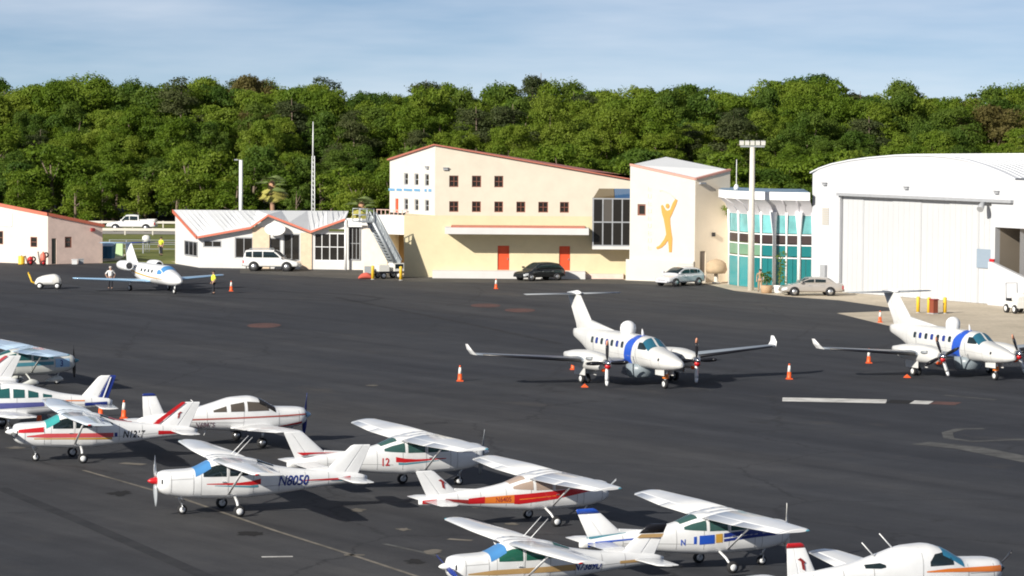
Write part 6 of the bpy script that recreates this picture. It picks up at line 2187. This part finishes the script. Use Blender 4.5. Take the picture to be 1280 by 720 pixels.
def person(label, loc, rz, shirt, trousers, hair, stride=0.12, arm=0.15, vest=None, el=0.25):
    t = thing('person', label, 'person', loc, R(rz), None, (1.06, 1.06, 1.0))
    V, E_ = [], []

    def chain(pts, start=None):
        prev = start
        for p in pts:
            V.append(p)
            if prev is not None:
                E_.append((prev, len(V) - 1))
            prev = len(V) - 1
        return prev
    chain([((0, 0, 0.95), (0.15, 0.11))])                                  # pelvis, faces +x
    ch = chain([((0, 0, 1.12), (0.13, 0.10)), ((0, 0, 1.32), (0.15, 0.11)), ((0, 0, 1.43), (0.12, 0.09))], 0)
    nk = chain([((0.0, 0, 1.51), 0.055), ((0.015, 0, 1.57), 0.06), ((0.02, 0, 1.66), (0.085, 0.095)), ((0.01, 0, 1.74), 0.06)], ch)
    for s__ in (1, -1):
        chain([((0, s__ * 0.09, 0.88), 0.09), ((stride * s__ * 0.5 + 0.02, s__ * 0.10, 0.50), 0.06), ((stride * s__ - 0.02, s__ * 0.11, 0.10), 0.04), ((stride * s__ + 0.0, s__ * 0.11, 0.045), 0.042), ((stride * s__ + 0.15, s__ * 0.12, 0.035), 0.035)], 0)
        w_ = chain([((0, s__ * 0.19, 1.40), 0.055), ((-0.03, s__ * el, 1.14), 0.042), ((arm * 0.8, s__ * 0.25, 0.93), 0.030), ((arm + 0.02, s__ * 0.245, 0.86), (0.022, 0.034))], ch)
        for f_, (dy, l_) in enumerate(((-0.03, 0.055), (-0.01, 0.07), (0.012, 0.065), (0.03, 0.05))):
            chain([((arm + 0.04, s__ * 0.245 + dy, 0.82), 0.0095), ((arm + 0.05, s__ * 0.245 + dy * 1.1, 0.82 - l_ * 0.6), 0.0085), ((arm + 0.035, s__ * 0.245 + dy * 1.1, 0.82 - l_), 0.007)], w_)
        chain([((arm + 0.06, s__ * 0.22, 0.86), 0.011), ((arm + 0.085, s__ * 0.21, 0.82), 0.009)], w_)
    body = skinned('body', V, E_, SKIN, t)
    # face
    for s__ in (1, -1):
        MB().lathe([(0.002, -0.006), (0.014, 0), (0.002, 0.012)], 8, 'x', (0.108, s__ * 0.032, 1.665)).build('eye', BLACK, body)
        MB().lathe([(0.005, -0.012), (0.026, -0.008), (0.026, 0.008), (0.005, 0.012)], 8, 'y', (0.01, s__ * 0.092, 1.65)).build('ear', SKIN, body)
    MB().tube([(0.10, 0, 1.665), (0.130, 0, 1.63)], [0.008, 0.016], 6).build('nose', SKIN, body)
    MB().box((0.098, -0.024, 1.600), (0.108, 0.024, 1.610)).build('mouth', DKRED, body)
    MB().lathe([(0.100, -0.02), (0.106, 0.02), (0.088, 0.075), (0.045, 0.105), (0.005, 0.112)], 14, 'z', (0.0, 0, 1.675)).build('hair', hair, t)
    # shirt and trousers follow the body
    S, Es = [((0, 0, 0.98), (0.165, 0.125)), ((0, 0, 1.14), (0.145, 0.115)), ((0, 0, 1.32), (0.167, 0.127)), ((0, 0, 1.435), (0.135, 0.105))], [(0, 1), (1, 2), (2, 3)]
    for s__ in (1, -1):
        k = len(S)
        S += [((0, s__ * 0.19, 1.40), 0.07), ((-0.03, s__ * el, 1.16), 0.062)]
        Es += [(3, k), (k, k + 1)]
    skinned('shirt', S, Es, shirt, t)
    if vest:
        skinned('vest', [((0, 0, 0.96), (0.20, 0.17)), ((0, 0, 1.14), (0.19, 0.16)), ((0, 0, 1.32), (0.20, 0.17)), ((0, 0, 1.43), (0.16, 0.13))], [(0, 1), (1, 2), (2, 3)], vest, t)
    Tq, Et = [((0, 0, 0.97), (0.165, 0.125))], []
    for s__ in (1, -1):
        k = len(Tq)
        Tq += [((0, s__ * 0.09, 0.86), 0.105), ((stride * s__ * 0.5 + 0.02, s__ * 0.10, 0.50), 0.078), ((stride * s__ - 0.02, s__ * 0.11, 0.13), 0.062)]
        Et += [(0, k), (k, k + 1), (k + 1, k + 2)]
        MB().tube([(stride * s__ - 0.08, s__ * 0.11, 0.045), (stride * s__ + 0.05, s__ * 0.115, 0.05), (stride * s__ + 0.17, s__ * 0.12, 0.04)], [0.042, 0.05, 0.036], 8).build('shoe', BLACK, t)
    skinned('trousers', Tq, Et, trousers, t)
    return t


HAIRD = mat('dark_hair', (0.03, 0.02, 0.015), 0.7)
CLOTHD = mat('dark_navy_cloth', (0.02, 0.022, 0.03), 0.9)
CLOTHW = mat('white_cloth', (0.78, 0.76, 0.74), 0.9)
TANP = mat('tan_cloth', (0.35, 0.24, 0.14), 0.9)
person('man in a bright yellow vest and dark trousers standing right of the jet', gp(267, 367.5), 200, HIVIS, CLOTHD, HAIRD, 0.06, 0.12, HIVIS, 0.40)
person('man in a white shirt and dark trousers behind the jet wing', gp(138, 361.5), -70, CLOTHW, CLOTHD, mat('grey_hair', (0.55, 0.50, 0.46), 0.8), 0.05, 0.08, CLOTHW, 0.36)
person('distant person in a yellow vest by the fence behind the jet', (hz(201.5, 320, 294)[0], 294, 0.004), 240, HIVIS, CLOTHD, HAIRD, 0.05, 0.1, HIVIS)
person('person in tan clothes at the teal lobby door', gp(956, 365.5) + Vector((-0.3, 1.0, 0)), 260, TANP, TANP, HAIRD, 0.05, 0.1)

# ------------------------------------------------------------------ aircraft
SW_RED = [(-3.9, 1.10, 1.30), (-3.55, 1.07, 1.22), (-3.1, 1.08, 1.17), (-1.9, 1.12, 1.15)]
SW_BLUE = [(-3.8, 0.99, 1.07), (-3.5, 0.98, 1.045), (-2.2, 1.06, 1.08)]
grp = 'small aircraft parked in rows on the apron'
high_wing('white high-wing aircraft with red spinner, blue windscreen cover and red swoosh', (-12.80, 110.15, 199.6, 1.0, .975), dict(
    spinner=RED, windscreen=SHADE, blades=[METAL, GREYP], prop=R(8),
    stripes=[(SW_RED, RED), (SW_BLUE, TEALP), ([(-7.35, 1.20, 1.30), (-6.9, 1.16, 1.24), (-5.4, 1.17, 1.19)], RED), ([(-7.25, 1.12, 1.18), (-6.6, 1.13, 1.15)], TEALP)],
    texts=[('N8050', -4.55, 1.02, 0.52, NAVY, 0.25)]), grp)
high_wing('white high-wing aircraft with broad red stripes and red fin edge', (-20.45, 126.15, 198.0, .975, .99), dict(
    spinner=WHITE, windscreen=SHADEG, blades=[BLACK], prop=R(80), aerials=False, wing=mat('white_paint_sky_tint', (0.66, 0.72, 0.79), 0.25, coat=0.5),  # white wing: sky reflection put into its colour as a blue tint
    stripes=[([(-0.35, 1.22, 1.36), (-1.4, 1.26, 1.47)], RED), ([(-0.7, 1.06, 1.10), (-1.5, 1.02, 1.20), (-4.35, 1.02, 1.20)], mat('rose_red_paint', (0.62, 0.09, 0.10), 0.3, coat=0.4)), ([(-1.0, 0.96, 1.0), (-4.3, 0.92, 1.0)], GOLD), ([(-6.3, 1.08, 1.25), (-7.4, 1.12, 1.22)], RED), ([(-4.4, 1.03, 1.2), (-4.52, 1.03, 1.2)], NAVY)],
    top=[([(-3.8, -0.5, 0.5), (-5.2, -0.25, 0.25)], RED)],
    fin_marks=[('fin_edge_stripe', [(-6.0, 1.45), (-6.25, 1.44), (-7.5, 2.44), (-7.36, 2.44)], RED), ('tail_emblem', [(-7.35 + a * 0.6, 1.95 + b * 0.6) for a, b in EMBLEM[0]], DKRED), ('tail_emblem', [(-7.35 + a * 0.6, 1.95 + b * 0.6) for a, b in EMBLEM[1]], DKRED)],
    rudder=WHITE, texts=[('N1217', -4.75, 0.98, 0.42, BLACK, 0.2)]), grp)
high_wing('white high-wing aircraft with red 12 and red swoosh on its side', (-0.93, 120.0, 24.2, 1.02, .97), dict(
    windscreen=SHADEG, glass=mat('green_grey_glass', (0.04, 0.10, 0.09), 0.1), spinner=WHITE, blades=[GREYP], prop=R(15), aerials=False,
    stripes=[(SW_RED, RED), (SW_BLUE, TEALP)],
    fin_marks=[('tail_swoosh', [(-7.65, 1.64), (-7.45, 1.52), (-7.1, 1.55), (-6.0, 1.56), (-7.2, 1.62)], RED), ('tail_swoosh', [(-7.5, 1.49), (-7.38, 1.42), (-6.9, 1.50), (-7.3, 1.50)], GREYP)],
    texts=[('12', -4.15, 0.98, 0.42, RED, 0)]), grp)
high_wing('white high-wing aircraft with broad red stripe and orange panel on the side', (3.57, 110.2, 25.0, .925, .93), dict(
    windscreen=mat('hazy_blue_grey_glass', (0.30, 0.36, 0.42), 0.15), glass=mat('pale_interior_glass', (0.42, 0.32, 0.26), 0.2), spinner=WHITE, blades=[GREYP], prop=R(60), aerials=False,
    stripes=[([(-0.95, 1.28, 1.50), (-1.6, 1.18, 1.40), (-2.6, 1.02, 1.36), (-4.1, 0.90, 1.30)], RED), ([(-2.2, 1.16, 1.19), (-4.1, 1.07, 1.11)], ORANGE), ([(-4.3, 0.95, 1.30), (-5.45, 1.0, 1.26)], ORANGE), ([(-4.1, 0.90, 1.30), (-4.3, 0.92, 1.30)], RED), ([(-5.45, 1.0, 1.28), (-6.1, 1.02, 1.24)], RED), ([(-6.1, 1.02, 1.19), (-7.0, 1.2, 1.28)], DKRED), ([(-7.35, 1.1, 1.28), (-7.9, 1.12, 1.26)], RED)],
    fin_marks=[('tail_emblem', [(-7.25 + a * 0.8, 1.95 + b * 0.8) for a, b in EMBLEM[0]], DKRED), ('tail_emblem', [(-7.25 + a * 0.8, 1.95 + b * 0.8) for a, b in EMBLEM[1]], DKRED)],
    texts=[('N6405', -4.42, 1.03, 0.28, DKRED, 0)]), grp)
high_wing('white high-wing aircraft with tan stripe and black fin top at the bottom edge', (-2.02, 91.2, 203.5, .905, .95), dict(
    windscreen=SHADE, glass=mat('green_glass', (0.02, 0.12, 0.08), 0.1), spinner=WHITE, blades=[NAVY], prop=R(75),
    stripes=[([(-0.7, 0.98, 1.02), (-1.6, 0.95, 1.12), (-4.6, 0.98, 1.20)], TAN), ([(-6.3, 1.12, 1.22), (-7.2, 1.15, 1.25)], TAN)],
    cap_z=2.12, cap=BLACK, fin_marks=[('tan_band', [(-6.98, 1.98), (-7.14, 2.11), (-7.98, 2.11), (-7.92, 1.98)], TAN)],
    texts=[('N7389U', -4.5, 0.98, 0.38, NAVY, 0.3)]), grp)
high_wing('white high-wing aircraft with navy bands and blue fin top', (9.05, 99.7, 23.5, .935, .955), dict(
    windscreen=SHADEG, glass=mat('green_grey_glass', (0.04, 0.10, 0.09)), spinner=WHITE, blades=[CREAMW], prop=R(0), aerials=False,
    stripes=[([(-0.9, 1.12, 1.40), (-1.6, 1.10, 1.40), (-2.9, 1.02, 1.32)], NAVY), ([(-1.2, 1.24, 1.26), (-2.9, 1.12, 1.16)], WHITE), ([(-2.95, 1.0, 1.32), (-3.2, 1.0, 1.31)], GOLD), ([(-3.25, 0.98, 1.30), (-3.8, 0.97, 1.29)], ROYAL), ([(-3.9, 1.0, 1.27), (-4.0, 1.0, 1.26)], ROYAL), ([(-6.1, 1.28, 1.33), (-7.5, 1.22, 1.28)], ROYAL), ([(-7.0, 1.16, 1.22), (-7.75, 1.09, 1.26)], ROYAL)],
    cap_z=2.26, cap=ROYAL, fin_marks=[('blue_band', [(-6.2, 1.44), (-6.35, 1.53), (-7.72, 1.46), (-7.70, 1.38)], TEALP)],
    texts=[('N', -4.3, 0.98, 0.3, ROYAL, 0)]), grp)
BLW = mat('sky_blue_white_paint', (0.46, 0.60, 0.76), 0.25, coat=0.5)
high_wing('pale blue high-wing aircraft with wheel fairings and 3 on its cowl', (-22.53, 161.4, 27.5, .97, .97), dict(
    base=mat('cream_and_blue_paint', (0.62, 0.63, 0.60), 0.3, coat=0.4), wing=BLW, fin=BLW, windscreen=SHADEG, glass=TGLASS, spinner=TEALP, blades=[BLACK], prop=R(0), pants=True, aerials=False,
    stripes=[([(-0.6, 0.95, 1.40), (-1.4, 0.95, 1.42)], LTBLUE), ([(-1.5, 1.10, 1.3), (-4.4, 1.1, 1.3)], TEALP)],
    texts=[('3', -0.98, 1.0, 0.48, NAVY, 0)]), grp)
high_wing('white high-wing aircraft with rose fin edge mostly hidden at the left edge', (-31.5, 147.8, 197.0, 1.0, 1.0), dict(
    windscreen=SHADEG, aerials=False, stripes=[([(-1.0, 1.0, 1.15), (-6.0, 1.1, 1.2)], RED)],
    fin_marks=[('fin_edge_stripe', [(-5.95, 1.42), (-6.2, 1.42), (-7.5, 2.44), (-7.36, 2.44)], mat('rose_red_paint', (0.62, 0.09, 0.10)))]), grp)

low_wing('white low-wing aircraft with thin red-brown stripe and blue fin cap', (-8.75, 134.6, 25, 1.07, .97), dict(
    windows=[[(-1.95, 1.42, 1.56), (-2.2, 1.42, 1.76), (-2.85, 1.42, 1.82)], [(-2.98, 1.42, 1.80), (-3.55, 1.42, 1.72)], [(-3.72, 1.42, 1.66), (-4.25, 1.42, 1.50)]],
    glass=mat('grey_brown_glass', (0.10, 0.085, 0.07), 0.1), windscreen=OPAQ, spinner=LTBLUE, blades=[NAVY], prop=R(12), cap_z=2.13, cap=NAVY,
    aerials=[(-4.7, 0, (0.35, 0.3))], stripes=[([(-0.35, 1.18, 1.24), (-1.5, 1.15, 1.21), (-6.2, 1.10, 1.16)], mat('brick_red_paint', (0.42, 0.09, 0.07), 0.35)), ([(-0.5, 0.82, 0.92), (-1.2, 0.74, 0.80), (-1.9, 0.66, 0.70)], RED)],
    texts=[('N6847S', -4.2, 0.80, 0.30, mat('maroon_grey_paint', (0.20, 0.13, 0.16), 0.4), 0)]), grp)
low_wing('white low-wing aircraft with navy rudder and navy stripe at the left edge', (-25.03, 137.53, 195.4, 1.02, 1.03), dict(
    windows=[[(-2.0, 1.42, 1.56), (-2.2, 1.42, 1.78), (-2.7, 1.42, 1.84)], [(-2.85, 1.42, 1.80), (-3.35, 1.42, 1.76)], [(-3.5, 1.42, 1.74), (-3.95, 1.42, 1.62)], [(-4.15, 1.42, 1.58), (-4.55, 1.42, 1.50)]],
    glass=TGLASS, spinner=WHITE, rudder=NAVY, prop=R(85),
    fin_secs=[(1.06, -5.6, -6.98, 0), (1.25, -5.75, -7.05, 0), (2.2, -6.62, -7.40, 0), (2.27, -6.75, -7.40, 0)],
    fin_marks=[([(-6.72, 1.1), (-6.78, 1.1), (-7.2, 2.2), (-7.14, 2.2)], WHITE)],
    stripes=[([(-0.6, 1.02, 1.12), (-2.0, 0.96, 1.22), (-4.2, 1.04, 1.22)], mat('violet_navy_paint', (0.10, 0.11, 0.32), 0.3, coat=0.3)), ([(-4.4, 1.26, 1.30), (-6.0, 1.20, 1.25)], ORANGE), ([(-6.0, 1.0, 1.14), (-7.0, 1.04, 1.16)], NAVY)],
    texts=[('N88', -5.0, 1.0, 0.22, NAVY, 0)]), grp)
low_wing('white low-wing aircraft with red fin top at the bottom right corner', (14.55, 91.6, 25, 1.04, .955), dict(
    windows=[[(-2.0, 1.42, 1.60), (-2.25, 1.42, 1.80), (-2.6, 1.42, 1.76), (-2.78, 1.42, 1.55)], [(-4.15, 1.45, 1.52), (-4.3, 1.42, 1.58), (-4.75, 1.44, 1.54)]],
    glass=GLASS, windscreen=mat('deep_blue_sunshade', (0.03, 0.20, 0.34), 0.3), spinner=BLACK, blades=[BLACK], prop=R(50), cap_z=2.10, cap=RED,
    fin_marks=[([(-6.75 + a * 0.75, 1.70 + b * 0.75) for a, b in EMBLEM[0]], DKRED), ([(-6.75 + a * 0.75, 1.70 + b * 0.75) for a, b in EMBLEM[1]], DKRED)],
    aerials=[(-3.6, 0.12, (0.42, 0.42)), (-4.3, -0.1, (0.42, 0.42))],
    stripes=[([(-0.35, 1.12, 1.30), (-2.2, 1.22, 1.32), (-2.9, 1.25, 1.28)], ORANGE)],
    texts=[('N2', -4.9, 1.0, 0.24, NAVY, 0)]), grp)

tp = 'grey white twin turboprops with blue band'
twin_turboprop('left twin turboprop with blue band, white radome dome and both wings clear', (8.72, 158.9, -66.0, 1.0, 0.97), tp, prop=0.0)
twin_turboprop('right twin turboprop with blue band, its wing cut by the frame edge', (26.75, 165.3, -64.6, .945, 1.0), tp, prop=R(22))
gj = gp(218, 367.5)
hj = R(-61)
light_jet('small white business jet with blue windscreen before the low terminal', (gj.x - (-1.3) * math.cos(hj), gj.y - (-1.3) * math.sin(hj), -61, 0.97, 0.97))
